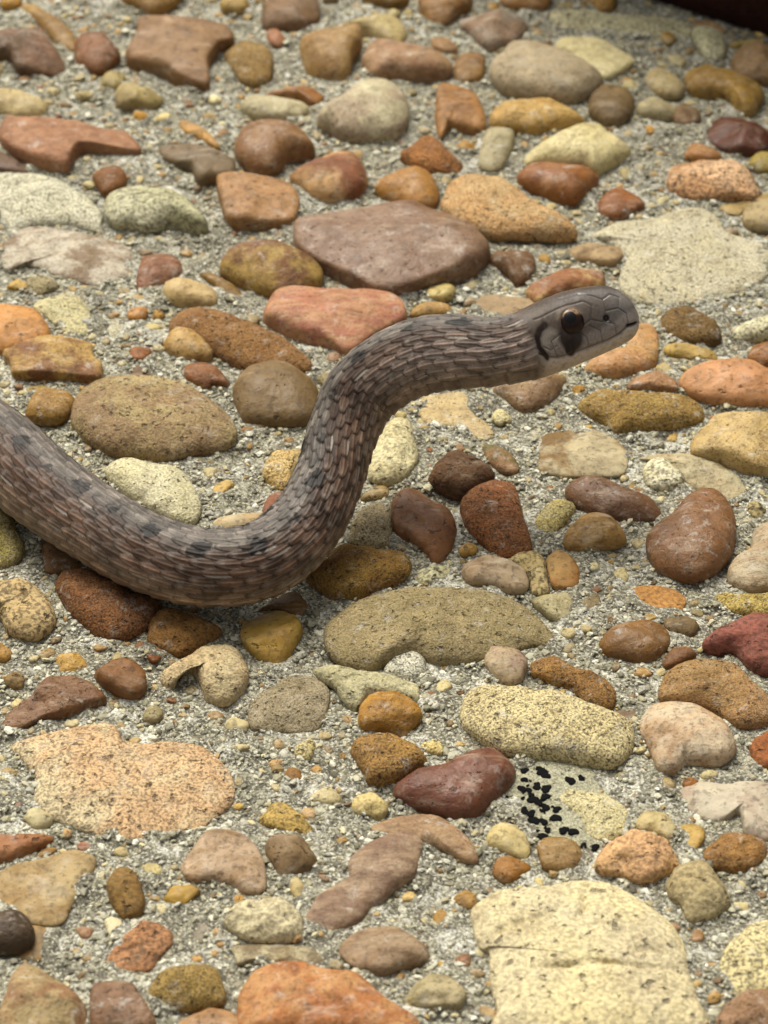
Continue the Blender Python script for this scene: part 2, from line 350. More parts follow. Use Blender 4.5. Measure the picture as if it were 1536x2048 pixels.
STONES[(0, 900)] = """
ccc49c:d8d2b4 p r.8 ; 640,130 700,60 800,50 900,75 1060,100 1130,170 1190,290 1190,390 1130,450 1030,420 850,330 700,210
c0a068:ccb890 m r ; 1260,440 1340,390 1500,385 1620,390 1560,480 1280,470
b0a070:8a8030 p r ; -80,330 0,340 80,420 110,520 150,590 120,660 40,700 -80,700
7c5c40 s r ; 250,560 320,540 440,640 480,700 300,730 260,680
8a5a30:7c5230 p r ; 345,820 380,740 480,710 600,740 800,850 950,900 930,1000 870,1060 760,1120 640,1120 500,1040 400,930
c0a678:b49a6c p r ; -80,830 0,820 130,810 230,850 310,950 330,1040 270,1120 170,1150 60,1110 0,1000 -80,1000
8e6630 p r ; 890,1080 910,1000 980,960 1150,980 1260,1040 1330,1080 1230,1150 1090,1220 980,1190 900,1140
9c5c2c s a ; 880,1210 910,1170 970,1180 970,1250 920,1280 885,1250
c69e42 s a ; 330,1300 350,1240 480,1235 540,1290 520,1345 380,1350 335,1345
7e5634:8a6440 s a1.3 ; 570,1370 640,1310 740,1240 820,1240 860,1310 875,1400 840,1460 760,1470 620,1420
c8b48c:c0a880 p r ; 970,1360 1000,1320 1120,1250 1220,1180 1330,1155 1430,1190 1480,1290 1470,1390 1400,1480 1320,1515 1230,1470 1200,1390 1140,1320 1080,1350 1050,1420 990,1400
"""
STONES[(512, 900)] = """
c8a458:d4bc84 p r ; 40,130 110,10 200,-10 290,0 240,100 200,220 140,230 70,170
8a5238 s r ; 70,270 150,240 190,290 100,390 40,380
6a4a2e:5e4430 p r ; 1040,190 1120,60 1220,30 1350,90 1430,170 1360,230 1260,290 1180,285 1060,240
945c34:80542f p r ; 1230,360 1260,270 1400,195 1500,200 1560,240 1600,400 1650,560 1640,630 1536,650 1440,650 1380,580 1290,500
84583a:8e6444 g a ; 810,350 880,285 990,285 1030,330 1150,370 1195,470 1170,600 1130,690 1080,680 1010,600 940,560 840,500
b5a688:a89878 p a ; 560,500 640,340 700,310 790,350 820,490 800,570 700,580 560,545
a08a5c s r ; 640,270 720,215 790,220 800,280 740,300 640,300
86602e:94722c p r ; 310,750 400,680 500,565 640,580 740,605 870,600 925,660 910,730 830,790 720,830 620,880 480,870 380,830
c8c4a0:a8a468 p a ; 955,760 1000,705 1160,700 1175,750 1130,800 990,810
c4aa88:a8845c m r ; 1230,750 1280,700 1400,665 1536,700 1620,760 1630,840 1540,870 1400,830 1280,810
918360:9a8a68 p r.6 ; 420,1090 480,1010 600,930 800,860 1000,835 1300,840 1536,890 1700,1010 1770,1110 1740,1160 1600,1180 1400,1250 1100,1270 960,1230 800,1280 700,1315 560,1290 460,1220
c0a044:ac8834 s a ; -90,1080 -60,1000 20,965 110,950 220,990 280,1050 250,1130 190,1230 150,1300 60,1250 -20,1200 -80,1140
7a5a30 s r ; 0,960 150,850 240,830 320,920 290,1000 200,990 100,940
d8d6cc:c8c6bc p r ; 760,1340 830,1230 930,1205 1010,1260 1010,1340 940,1390 850,1370
bab494:aca684 p r ; 350,1320 400,1300 500,1300 700,1340 930,1400 975,1450 950,1510 800,1500 680,1500 620,1560 540,1520 490,1430 400,1370
9c907c:847860 p r.6 ; -30,1510 100,1400 250,1340 370,1360 440,1440 430,1530 400,1620 330,1680 130,1680 -30,1650
"""
STONES[(512, 1300)] = """
b0842c:9c7024 s a1.3 ; 615,440 640,340 720,275 850,270 960,350 990,410 900,500 760,480 650,490
a07a3a:94703c p r ; 570,600 630,530 740,510 860,540 960,600 1020,670 960,720 830,790 690,810 650,740 600,670
6a3f36:74483c g r ; 835,820 940,740 1100,700 1230,650 1380,595 1460,610 1540,700 1530,780 1430,880 1330,970 1200,1000 1080,970 930,910 860,870
b89a74:98785c b r.6 ; 700,1060 820,1010 960,985 1100,1000 1200,1060 1290,1160 1320,1260 1240,1260 1130,1200 980,1150 900,1130 780,1120
b09880:8e7260 b r.7 ; 540,1290 620,1190 760,1120 900,1080 990,1120 980,1220 940,1350 830,1420 740,1510 690,1530 640,1600 480,1690 400,1690 300,1660 260,1600 340,1500 420,1440 560,1350
8a6430 s r ; 165,760 200,710 270,730 275,790 220,810 175,790
b09a50 s r ; 560,740 600,720 630,760 590,780
d2c8a6 s r ; 320,890 400,835 460,840 520,910 480,940 400,935
85857e s l ; 500,850 560,810 620,840 590,890 530,895
b0944e:a08440 p a ; 10,980 90,890 160,900 240,980 350,1060 350,1110 310,1140 200,1100 100,1060 20,1020
7a6448:86705c s a1.3 ; 60,1160 110,1105 220,1120 290,1160 370,1250 340,1290 180,1390 140,1370 100,1270 60,1220
c4b070:d0c090 s a ; 1380,1140 1420,1050 1500,1020 1560,1040 1630,1140 1650,1200 1620,1260 1500,1210 1400,1180
a8762f s r ; 1420,1310 1450,1250 1540,1250 1640,1290 1640,1330 1540,1380 1480,1385 1430,1350
"""
STONES[(0, 1300)] = """
745038:84604a s f1.2 ; 10,440 60,380 200,280 300,180 420,170 520,200 630,280 600,320 420,380 250,410 140,460 30,480
c8a27a:d8c49c p l1.3 ; 80,590 200,540 420,490 600,455 700,470 740,550 880,575 1000,560 1180,575 1260,620 1370,750 1380,900 1250,1020 1150,1090 1000,1120 800,1150 560,1100 350,1020 230,930 220,760 120,640
dcd8c4 s r ; 140,1000 180,950 250,955 320,1010 290,1060 220,1075 170,1040
8f4a40 s r ; 80,950 110,915 165,940 140,980 100,980
94603a:a06c48 s r ; -80,1120 100,1115 280,1115 320,1140 200,1210 90,1260 0,1275 -80,1270
8a4e34 s a ; 460,1170 500,1130 560,1170 540,1205 480,1195
a07c40 s r ; 220,1230 280,1180 340,1190 320,1220 240,1255
b8a06c:9a7a44 m l ; -60,1400 80,1310 260,1270 440,1220 560,1260 560,1330 480,1450 430,1540 380,1640 300,1660 150,1640 0,1560 -60,1500
d8cc94 s a ; 820,1280 880,1250 950,1290 985,1330 940,1370 900,1385 860,1330
"""
STONES[(0, 1536)] = """
8c6834:7c6030 p r1.2 ; 645,700 700,620 760,610 820,660 865,780 850,870 770,925 700,880 660,800
b0903c s a ; 985,790 1050,720 1160,705 1200,750 1150,800 1090,845 1010,810
c0a488:a08058 m r.5 ; 1090,610 1140,520 1240,400 1380,395 1480,430 1560,520 1590,640 1590,740 1500,770 1420,740 1300,690 1180,690 1120,660
d8d4c4 s r ; 620,930 660,895 720,915 745,970 700,1020 650,1040 640,980
a0704c:ac7c58 p a ; 635,1180 680,1090 760,1020 830,960 880,900 980,910 1040,980 1040,1050 960,1150 890,1240 760,1245 650,1215
9c98a0 s l ; 1150,950 1190,900 1260,920 1250,1000 1170,1030 1145,1010
92783c:a0864c p r ; 880,1370 960,1270 1080,1215 1240,1200 1320,1260 1350,1400 1300,1440 1100,1460 980,1440 890,1410
7a5c50:86685c s a ; 550,1420 570,1320 700,1300 800,1310 840,1370 900,1480 920,1590 560,1590
b08868 s r ; 1070,1540 1150,1480 1280,1450 1400,1470 1480,1520 1500,1640 1080,1640
3e3028:4a3c34 s r1.4 ; -60,950 60,890 140,890 200,960 200,1060 120,1120 0,1130 -60,1120
a08458 s l ; 180,900 260,920 310,1000 310,1110 240,1160 180,1150 100,1130
b09a6c:98704a m a ; 20,1440 80,1280 130,1150 200,1160 330,1250 440,1360 540,1480 520,1640 -60,1640 0,1500
"""
STONES[(512, 1536)] = """
d8caa0:ccbf9c p r ; -180,950 -120,880 0,835 130,830 220,870 275,940 270,1020 200,1070 0,1070 -100,1040 -160,990
c4b890:8a7a5c m r.6 ; -140,1100 0,1085 240,1090 370,1110 410,1170 350,1210 240,1190 150,1190 0,1180 -100,1200 -120,1140
c8a878 s r ; 320,1020 360,995 410,1030 370,1050
b06c30:cc9456 m r.8 ; -90,1440 -70,1360 0,1260 120,1205 280,1205 440,1260 580,1270 660,1330 780,1430 900,1500 960,1560 900,1680 0,1680 -80,1580
ac967c:94785c b r.7 ; 500,1100 600,1000 700,965 850,975 960,1040 1030,1120 1010,1180 880,1210 760,1245 620,1220 540,1170
a8822f s a ; 1065,880 1110,840 1165,870 1165,940 1110,960 1075,930
a8864c s l ; 1110,990 1180,960 1225,1050 1200,1095 1120,1080
c8bc90 s l ; 950,910 1010,890 1060,970 1090,1060 1060,1090 1000,1000
b8aa80:80783c m a ; 890,1310 960,1270 1080,1260 1180,1300 1260,1370 1220,1470 1130,1460 920,1440 880,1380
"""
STONES[(1024, 1536)] = """
dccb96:cfc09c p l1.3 ; -250,870 -200,820 -100,760 0,740 200,725 380,700 560,710 700,780 850,880 970,980 1040,1110 1060,1250 1110,1400 1110,1640 -50,1640 -90,1480 -130,1300 -140,1120 -190,1110 -230,1030
d8ca94:ccbc84 p r.7 ; 1240,1200 1290,1090 1420,960 1536,930 1680,930 1680,1350 1536,1380 1330,1370 1260,1280
9a7860 p r ; 1250,1500 1380,1390 1536,1370 1680,1380 1680,1640 1240,1640
b0a27e:a49470 p r ; 930,720 970,630 1060,590 1150,595 1220,660 1300,780 1300,840 1200,900 1100,940 1040,910 1000,830 950,790
cfa26c:c89a70 p a1.3 ; 500,600 540,460 640,430 760,410 860,430 960,510 1020,580 930,640 830,690 740,695 640,650 510,630
946c38:865f30 p r ; 1140,550 1180,480 1280,420 1440,430 1520,480 1510,580 1420,640 1340,645 1200,610
c8beaa:c4b48c s r ; 740,360 780,300 870,290 940,320 990,420 940,455 850,420 760,400
c0a050 s a ; 980,360 1060,345 1150,390 1150,460 1090,530 1050,530 1040,430 1000,400
85643c:94784e s a ; 150,470 200,415 310,415 390,450 415,530 380,610 280,630 190,600
a06a30 s r ; 1020,100 1060,65 1115,90 1090,130 1040,130
d0c4b0:b49c8c m r.4 ; 1010,150 1100,100 1280,90 1400,75 1536,100 1680,120 1680,430 1500,430 1400,390 1360,270 1250,330 1120,300 1040,220
ccc08c:d8cc9c p l2.6 ; 270,190 330,130 450,140 600,180 700,260 720,350 640,420 540,440 450,400 400,300 320,240
b4b4a0:a4a494 p l.6 ; -70,60 0,-30 160,-60 420,-20 540,60 600,200 570,400 520,480 400,490 300,450 140,430 80,380 0,290 -60,200
b4b09a s l ; 620,40 740,0 780,40 720,75 650,80
"""
STONES[(1024, 1300)] = """
dccb92:cbb986 p r.8 ; -300,370 -250,250 -140,215 0,235 200,260 340,290 480,360 660,420 715,500 710,600 640,670 560,695 400,670 220,640 0,620 -140,560 -260,470
dcc4a4:c09a70 m r.8 ; 770,500 780,430 850,340 1000,330 1150,370 1260,440 1320,540 1330,630 1240,700 1120,690 1040,690 980,740 880,720 830,600
a47e54:98784c p r.8 ; 890,290 930,160 1060,95 1220,85 1330,120 1440,220 1540,330 1560,420 1500,465 1340,465 1250,400 1120,350 960,330
9a7238:866030 p r ; 115,90 150,45 250,35 350,90 470,140 590,200 620,270 600,330 540,355 430,310 350,230 220,180 130,140
bca684:9a7c70 m a1.2 ; -170,50 -140,-10 0,-20 70,30 90,90 60,180 0,210 -80,190 -150,120
90562c p a ; 1420,560 1470,530 1640,520 1640,720 1500,710 1440,650
705844 s l ; 620,380 680,345 760,350 750,420 680,450
"""
STONES[(1024, 900)] = """
8a5048:7c4a40 p r ; 1150,1180 1250,1090 1420,1035 1540,1040 1680,1080 1680,1380 1540,1370 1420,1330 1330,1240 1220,1220
80583a s r ; 900,1290 960,1220 1040,1205 1100,1250 1040,1290 930,1330
8a632e:7e5c34 g r ; 525,1170 600,1090 740,1035 860,1060 935,1130 935,1200 870,1260 770,1290 660,1260 550,1230
80593a:8a6448 g r ; 805,580 830,520 960,420 1060,310 1150,275 1240,300 1310,400 1330,520 1300,650 1220,750 1130,800 1000,795 880,740 820,660
76553f:6c4c40 g r ; 330,230 400,175 520,180 680,250 820,290 895,370 860,430 760,425 680,435 540,400 430,350 350,290
a89848:c0b070 p r ; 135,440 180,370 260,310 340,315 380,370 330,440 250,510 190,515 145,480
ac8440:bc9858 m r ; 310,570 340,500 420,420 500,405 600,440 680,540 670,580 560,605 440,610 330,610
b07e40:94602c p l ; 695,880 760,835 920,840 1030,890 1030,960 960,1010 830,1015 740,960
c4a85e:ccb478 p r ; -30,670 60,620 160,620 200,690 215,800 215,860 120,870 100,780 40,720
b87e30:c89c50 m a ; 205,650 260,585 310,600 370,690 405,760 390,830 330,850 240,830 215,730
b2ac92:c0baa4 s a ; 110,890 180,865 330,870 370,920 380,1010 330,1050 240,1010 150,950
8a7d66 s l ; 410,950 440,890 510,890 540,950 480,1010 420,990
d2c2a2:b8a080 b r ; 1295,760 1320,680 1420,620 1440,520 1536,460 1680,450 1680,830 1536,840 1430,855 1330,820
b09a4c:a08c48 p r ; 1215,880 1280,865 1440,880 1680,900 1680,1040 1536,1040 1380,1000 1270,960
a09a84 s l ; 1150,900 1190,850 1250,860 1220,950 1160,945
b8a880:c0b690 m r.4 ; 770,40 900,10 1100,20 1250,80 1370,170 1400,260 1300,290 1200,270 1060,200 950,100 850,60
d0c8a0:e0dcc4 p r ; 785,110 830,55 910,50 1020,150 1020,200 960,235 850,225 800,180
"""
STONES[(1024, 450)] = """
c8ae7c:bca070 s a ; 1080,1310 1130,1210 1220,1150 1360,1120 1536,1140 1680,1150 1680,1480 1420,1480 1300,1420 1200,1380 1090,1350
7d6238:74582f p r ; 890,570 930,510 1030,500 1160,550 1240,620 1240,690 1140,715 1020,690 920,640
bca04c s r ; 915,730 960,700 1080,720 1220,770 1230,810 1100,800 940,765
cc9676:c08a68 s r ; 1005,940 1060,880 1180,855 1400,855 1500,890 1620,960 1640,1060 1500,1095 1330,1090 1150,1050 1050,1000
8a5c2c s r ; 1410,800 1460,740 1680,730 1680,880 1536,880 1430,840
d8d4b8:c0bc90 p r ; 1330,650 1400,600 1536,560 1680,560 1680,680 1536,690 1360,700
9c703e:b88a60 m a ; 690,970 740,905 900,890 970,940 990,1000 860,990 760,995
c8b890 s r ; 850,860 900,810 970,850 970,890 890,890
96783c:a08648 p r ; 405,1080 500,1000 640,1010 800,1020 1040,1025 1130,1080 1130,1160 1000,1190 850,1220 640,1240 560,1180 450,1130
c8bc98 s l ; 780,1290 860,1250 870,1300 800,1310
"""

# ---------------------------------------------------------------- the cement sheet
def axis(lo, hi, step, far):
    a = list(np.arange(lo, hi+step/2, step)); d = step; x = hi
    out = []
    while x < far: d *= 1.35; x += d; out.append(x)
    d = step; x = lo; pre = []
    while x > -far: d *= 1.35; x -= d; pre.append(x)
    return np.array(pre[::-1]+a+out)
XS = axis(-.080, .080, .00045, 6.0); YS = axis(-.085, .135, .00045, 6.0)
GX, GY = np.meshgrid(XS, YS)
nz = (vnoise2(GX.shape, (14, 11), 1)*.0009 + vnoise2(GX.shape, (60, 45), 2)*.0007 + vnoise2(GX.shape, (170, 120), 3)*.00035 + vnoise2(GX.shape, (400, 300), 4)*.0002)
inner = (np.abs(GX) < .3) & (np.abs(GY) < .4)
GZ = np.where(inner, nz, 0)
def cement_z(x, y):
    i = np.clip(np.searchsorted(YS, y), 1, len(YS)-1); j = np.clip(np.searchsorted(XS, x), 1, len(XS)-1)
    return GZ[i, j]
V = np.stack([GX.ravel(), GY.ravel(), GZ.ravel()], 1)
ny, nx = GX.shape; idx = np.arange(ny*nx).reshape(ny, nx)
F = np.stack([idx[:-1, :-1].ravel(), idx[:-1, 1:].ravel(), idx[1:, 1:].ravel(), idx[1:, :-1].ravel()], 1)
pavement = link('concrete_pavement', mesh_np('concrete_pavement', V, F), MAT_CEMENT)
pavement['kind'] = 'structure'; pavement['label'] = 'grey exposed aggregate concrete with rounded pebbles set in sandy cement'

# ---------------------------------------------------------------- stones
MX0, MX1, MY0, MY1, MR = -.085, .085, -.09, .14, .0002
mgx = np.arange(MX0, MX1, MR); mgy = np.arange(MY0, MY1, MR)
MASK = np.zeros((len(mgy), len(mgx)), np.uint8)
def stamp(P, val):
    x0, y0 = P.min(0); x1, y1 = P.max(0)
    i0, i1 = np.searchsorted(mgy, [y0, y1]); j0, j1 = np.searchsorted(mgx, [x0, x1])
    if i1 <= i0 or j1 <= j0: return
    X, Y = np.meshgrid(mgx[j0:j1], mgy[i0:i1]); s = MASK[i0:i1, j0:j1]
    s[inpoly(X, Y, P)] = val
def masked(x, y):
    i = np.clip(((y-MY0)/MR).astype(int), 0, len(mgy)-1); j = np.clip(((x-MX0)/MR).astype(int), 0, len(mgx)-1)
    return MASK[i, j]
PROFILE = {'r': (.50, 2.2, .24), 'a': (.54, 2.7, .26), 'f': (.34, 3.4, .24), 'l': (.13, 2.4, .05)}
def stone_mesh(name, P, shape, hf, seed, rough=1.0, res=1.0, groove=None):
    """P: outline on the ground around the origin; returns a closed-bottomed pebble sunk in the cement"""
    r = random.Random(seed); k, n_exp, lift = PROFILE[shape]
    c0 = P.mean(0); Q = P-c0; cov = np.cov(Q.T); ev = np.sqrt(np.maximum(np.linalg.eigvalsh(cov), 1e-12))*1.41
    R = float(min(ev[0]*1.15, ev[1])); R2 = float(ev.mean()); c = k*hf*R
    n = len(P); rings = max(7, int(n*.36)); phis = np.linspace(math.pi/2, -math.pi*.2, rings)
    ga, gb = r.uniform(0, 6.28), r.uniform(.05, .28)
    tilt = np.array([math.cos(ga), math.sin(ga)])*gb/R2
    cuts = []
    if shape in 'af':
        for _ in range(6 if shape == 'a' else 4):
            az = r.uniform(0, 6.28); el = r.uniform(.5, 1.35) if shape == 'a' else r.uniform(.9, 1.45)
            cuts.append((np.array([math.cos(az)*math.cos(el), math.sin(az)*math.cos(el), math.sin(el)]), r.uniform(.60, .86) if shape == 'a' else r.uniform(.72, .92)))
    sx = r.uniform(0, 90); V = []
    for i, ph in enumerate(phis):
        cs, sn = max(math.cos(ph), 0), math.sin(ph)
        rho = cs**(2/n_exp); z = math.copysign(abs(sn)**(2/n_exp), sn)
        for p in (Q if i else Q[:1]):
            q = np.array([p[0]*rho, p[1]*rho, z])
            nrm = np.array([q[0]/R2, q[1]/R2, z])
            f = 1.0
            for nn, d in cuts:
                t = float(nn @ nrm)
                if t > d: f = min(f, d/t)
            if f < 1: q = np.array([q[0]*(.25+.75*f), q[1]*(.25+.75*f), q[2]*f])
            zz = q[2]*c
            if zz > 0: zz *= 1+float(tilt @ q[:2])
            pos = Vector((q[0], q[1], zz))
            w = Vector((q[0]/R2*1.1+sx, q[1]/R2*1.1, zz/R2*1.1+seed*.37))
            a = noise.noise(w)*.15+noise.noise(w*2.7)*.075*rough+noise.noise(w*6.5)*.03*rough+noise.noise(w*13)*.014*rough
            if shape == 'l': a *= .5
            dirn = Vector((q[0]/R2, q[1]/R2, max(zz/c, -.2)*1.0)); L = dirn.length or 1
            dirn /= L
            amp = a*min(R, .0028)
            pos += Vector((dirn.x*amp*.4, dirn.y*amp*.4, dirn.z*amp))
            if groove is not None and zz > 0:
                gx, gy = pos.x+c0[0], pos.y+c0[1]
                for (ax, ay), (bx, by) in groove:
                    vx, vy = bx-ax, by-ay; t = max(0, min(1, ((gx-ax)*vx+(gy-ay)*vy)/(vx*vx+vy*vy)))
                    dd = math.hypot(gx-ax-vx*t, gy-ay-vy*t)
                    pos.z -= .0004*math.exp(-(dd/.00022)**2)
            V.append((pos.x, pos.y, pos.z+lift*c))
    F4 = []; F3 = []
    for j in range(n): F3.append((0, 1+j, 1+(j+1) % n))
    for i in range(rings-2):
        a, b = 1+i*n, 1+(i+1)*n
        for j in range(n): F4.append((a+j, b+j, b+(j+1) % n, a+(j+1) % n))
    m = bpy.data.meshes.new(name); m.from_pydata(V, [], F3+F4); smooth(m)
    return m, c0, c

LABELS = {(0, 0, 0): 'large flat brown angular stone beside an olive brown stone', (0, 0, 12): 'large white speckled stone above a white and brown one',
 (512, 0, 20): 'large smooth grey brown flat stone with a faint sheen', (512, 0, 12): 'round cream stone with ringed grey brown patches',
 (1024, 0, 13): 'dark maroon angular stone', (1024, 0, 22): 'large pale flush stone behind the snake head', (1024, 0, 14): 'pointed cream stone above a brown orange one',
 (0, 450, 15): 'rust brown block with yellow crust', (0, 450, 19): 'large brown pitted oval stone beside the snake', (412, 500, 1): 'long salmon pink stone touching the snake neck',
 (512, 900, 10): 'large grey olive speckled oval stone', (0, 900, 10): 'cream heart shaped pebble with a notch', (512, 1300, 2): 'dark maroon kidney shaped pebble',
 (0, 1300, 1): 'large pinkish tan flush stone with speckled surface', (512, 1536, 3): 'large rusty orange stone', (1024, 1536, 0): 'largest cream stone with a crack across it',
 (1024, 1536, 12): 'flush grey stone spotted with black lichen', (1024, 1300, 0): 'long cream speckled stone', (1024, 900, 3): 'smooth brown kidney shaped pebble',
 (0, 1536, 9): 'dark brown knobbly lump', (1024, 450, 3): 'salmon pink oval pebble', (780, 480, 4): 'salmon pebble under the snake snout'}
def zoomed(o, pts, z=0.0): return np.array([at(o[0]+x/3, o[1]+y/3, z)[:2] for x, y in pts])
count = 0; lichen_host = None; stone_tops = []
for org, block in STONES.items():
    for ri, row in enumerate(block.strip().split('\n')):
        head, pts = row.split(';'); hexs, kind, shp = head.split()
        shape = shp[0]; hf = float(shp[1:]) if len(shp) > 1 else 1.0
        hx = hexs.split(':'); pix = np.array([[float(t) for t in p.split(',')] for p in pts.split()])
        size = float(np.ptp(pix, 0).max())/3
        n = int(np.clip(size*.27, 24, 84))
        pix = catmull_closed(pix, n, .9 if shape in 'rl' else .55)
        k, _, lift = PROFILE[shape]
        P = zoomed(org, pix)
        ext = np.ptp(P, 0); R = .5*min(ext)*.9; c = k*hf*R
        P = zoomed(org, pix, lift*c)                      # the widest girth lies this high above the cement
        cen = P.mean(0); e = math.atan2(CP[2], math.hypot(cen[0], cen[1]-CP[1]))
        kk = c/max(.5*ext[1], 1e-5); se, ce = math.sin(e), math.cos(e)
        ratio = 2*se/(se+math.sqrt(se*se+kk*kk*ce*ce)); yf = P[:, 1].min()
        P[:, 1] = yf+(P[:, 1]-yf)*ratio                   # the crown hides the far rim: the footprint is a little shallower
        P = P.mean(0)+(P-P.mean(0))*1.035; gro = None
        if org == (1024, 1536) and ri == 0:
            ln = [zoomed(org, q) for q in ([(-190, 1110), (-60, 1030), (40, 1000), (180, 965)], [(375, 990), (430, 920), (430, 850), (450, 760)], [(180, 1270), (330, 1265), (560, 1250), (760, 1280), (1000, 1300)], [(740, 1185), (900, 1185)])]
            gro = [(l[i], l[i+1]) for l in ln for i in range(len(l)-1)]
            n = 150; pix2 = catmull_closed(pix, n, .9); P = zoomed(org, pix2, lift*c); P[:, 1] = yf+(P[:, 1]-yf)*ratio
        m, c0, cc = stone_mesh('pebble', P, shape, hf, 100+count*7, 1.6 if kind == 'p' else 1.0, groove=gro)
        o = link('pebble', m, MATS[kind], pavement); o.location = (c0[0], c0[1], float(cement_z(c0[0], c0[1])))
        ALB = np.array({'s': (.86, .78, .50), 'g': (.84, .75, .50), 'p': (.86, .83, .68), 'm': (.76, .72, .60), 'b': (.72, .66, .53)}[kind])
        c1 = lin_s(hx[0])*ALB; c2 = lin_s(hx[1])*ALB if len(hx) > 1 else c1*np.array([.78, .76, .72])
        o.color = (*c1, 1); o['second_tone'] = [float(v) for v in c2]
        if (*org, ri) in LABELS: o['label'] = LABELS[(*org, ri)]
        if org == (1024, 1536) and ri == 12: lichen_host = o
        stamp((P-P.mean(0))*(.90 if shape == 'l' else .98)+P.mean(0), 2 if shape == 'l' else 1); count += 1

# black lichen spots on the flush grey stone
m, nd, lk, bs = new_mat('black_lichen'); bs.inputs['Base Color'].default_value = (.005, .005, .005, 1); bs.inputs['Roughness'].default_value = .9; bs.inputs['Specular IOR Level'].default_value = .08
MAT_LICHEN = m
from mathutils.bvhtree import BVHTree
hm = lichen_host.data; bvh = BVHTree.FromPolygons([v.co for v in hm.vertices], [tuple(p.vertices) for p in hm.polygons])
for i, (x, y) in enumerate([(75, 15), (180, 25), (75, 70), (60, 120), (110, 155), (150, 110), (205, 130), (200, 175), (130, 190), (160, 210), (200, 232), (75, 250), (115, 268), (270, 250), (262, 300), (135, 310), (190, 322), (40, 325), (215, 370), (310, 370), (368, 378), (185, 402), (350, 80), (415, 60), (430, 460), (495, 465), (160, 0), (205, 50), (100, 130)]+[(random.gauss(150, 90), random.gauss(200, 130)) for _ in range(26)]):
    p = at(1024+x/3, 1536+y/3, .0003); rr = random.uniform(.00026, .00050) if i < 29 else random.uniform(.0001, .00022)
    bm_v = [(0, 0, rr*.06)]; nn = 18
    for j, (s, h) in enumerate(((.75, .05), (1, .0), (1.0, -.8))):
        for q in range(nn):
            a = 6.283*q/nn; w = rr*s*(1+.20*math.sin(a*2+i)+.12*math.sin(a*3+2*i)+.06*math.sin(a*5+i*3)); bm_v.append((w*math.cos(a), w*math.sin(a), rr*h))
    f = [(0, 1+q, 1+(q+1) % nn) for q in range(nn)]+[(1+b*nn+q, 1+(b+1)*nn+q, 1+(b+1)*nn+(q+1) % nn, 1+b*nn+(q+1) % nn) for b in (0, 1) for q in range(nn)]
    mm = bpy.data.meshes.new('lichen_spot'); mm.from_pydata(bm_v, [], f); smooth(mm)
    sp = link('lichen_spot', mm, MAT_LICHEN, lichen_host)
    q_ = Vector(p)-lichen_host.location; hit = bvh.ray_cast(Vector((q_.x, q_.y, .01)), Vector((0, 0, -1)))[0]
    sp.location = (q_.x, q_.y, (hit.z if hit else .0001)+.00007)

# ---------------------------------------------------------------- small pebbles between the stones
PAL = ['9a7c4c', 'a8884c', '8a6438', 'b8a070', 'c8bc98', 'd0ccb8', '98907c', 'b08a4c', '8a5a38', 'bcb49c', 'c0b89c', '7c6a54', 'a89c80', 'c4a868', '9c8c6c']
def blob_outline(R, r, n):
    asp = r.uniform(.6, 1); rot = r.uniform(0, 6.28); ph = [r.uniform(0, 6.28) for _ in range(3)]; out = []
    for i in range(n):
        a = 6.283*i/n; rad = R*(1+.14*math.sin(2*a+ph[0])+.10*math.sin(3*a+ph[1])+.05*math.sin(5*a+ph[2]))
        x, y = rad*math.cos(a), rad*asp*math.sin(a)
        out.append((x*math.cos(rot)-y*math.sin(rot), x*math.sin(rot)+y*math.cos(rot)))
    return np.array(out)
def in_view(x, y):
    d = np.array([x, y, 0])-CP; dep = d @ FWD
    return abs(d @ RIGHT)/dep/TAN*1024 < 800 and abs(d @ UP)/dep/TAN*1024 < 1060
small = []; r = random.Random(5)
for _ in range(16000):
    x, y = r.uniform(-.066, .066), r.uniform(-.075, .118); R = min(.0004+r.expovariate(1/.00042), .0022)
    if not in_view(x, y): continue
    a = np.linspace(0, 6.28, 8); ring = masked(x+R*1.08*np.cos(a), y+R*1.08*np.sin(a))
    if ring.any() or masked(np.array([x]), np.array([y]))[0]: continue
    if any((x-q[0])**2+(y-q[1])**2 < (R+q[2])**2*1.1 for q in small): continue
    small.append((x, y, R))
    if len(small) > 1000: break
small.sort(key=lambda q: -q[2])
loose_m, loose_f, loose_c = [], [], []
def add_loose(lists, P, shape, hf, x, y, c):
    m, c0, _ = stone_mesh('t', P, shape, hf, r.randrange(9999))
    base = sum(len(v) for v in lists[0]); vs = np.array([v.co for v in m.vertices])+np.array([x, y, float(cement_z(x, y))])
    for p in m.polygons:
        t = list(p.vertices); lists[1].append([base+t[0], base+t[1], base+t[2]])
        if len(t) == 4: lists[1].append([base+t[0], base+t[2], base+t[3]])
    lists[0].append(vs); lists[2].append(np.tile(c, (len(vs), 1))); bpy.data.meshes.remove(m)
L1 = ([], [], [])
for i, (x, y, R) in enumerate(small):
    n = 16 if i < 76 else 10; P = blob_outline(R, r, n); c = lin(r.choice(PAL))*ALB*r.uniform(.8, 1.1)
    shape = r.choice('rraa'); stamp(P+np.array([x, y]), 1)
    if i < 300-count:
        m, c0, _ = stone_mesh('pebble', P, shape, 1.1, 5000+i)
        o = link('pebble', m, MATS[r.choice('sspm')], pavement); o.location = (x, y, float(cement_z(x, y)))
        o.color = (*c, 1); o['second_tone'] = [float(v) for v in c*1.15]
    else: add_loose(L1, P, shape, 1.0, x, y, c)
o = link('small_pebbles', mesh_np('small_pebbles', np.concatenate(L1[0]), L1[1], np.concatenate(L1[2])), MAT_LOOSE, pavement)
o['kind'] = 'stuff'; o['label'] = 'tiny pebbles scattered between the larger stones'

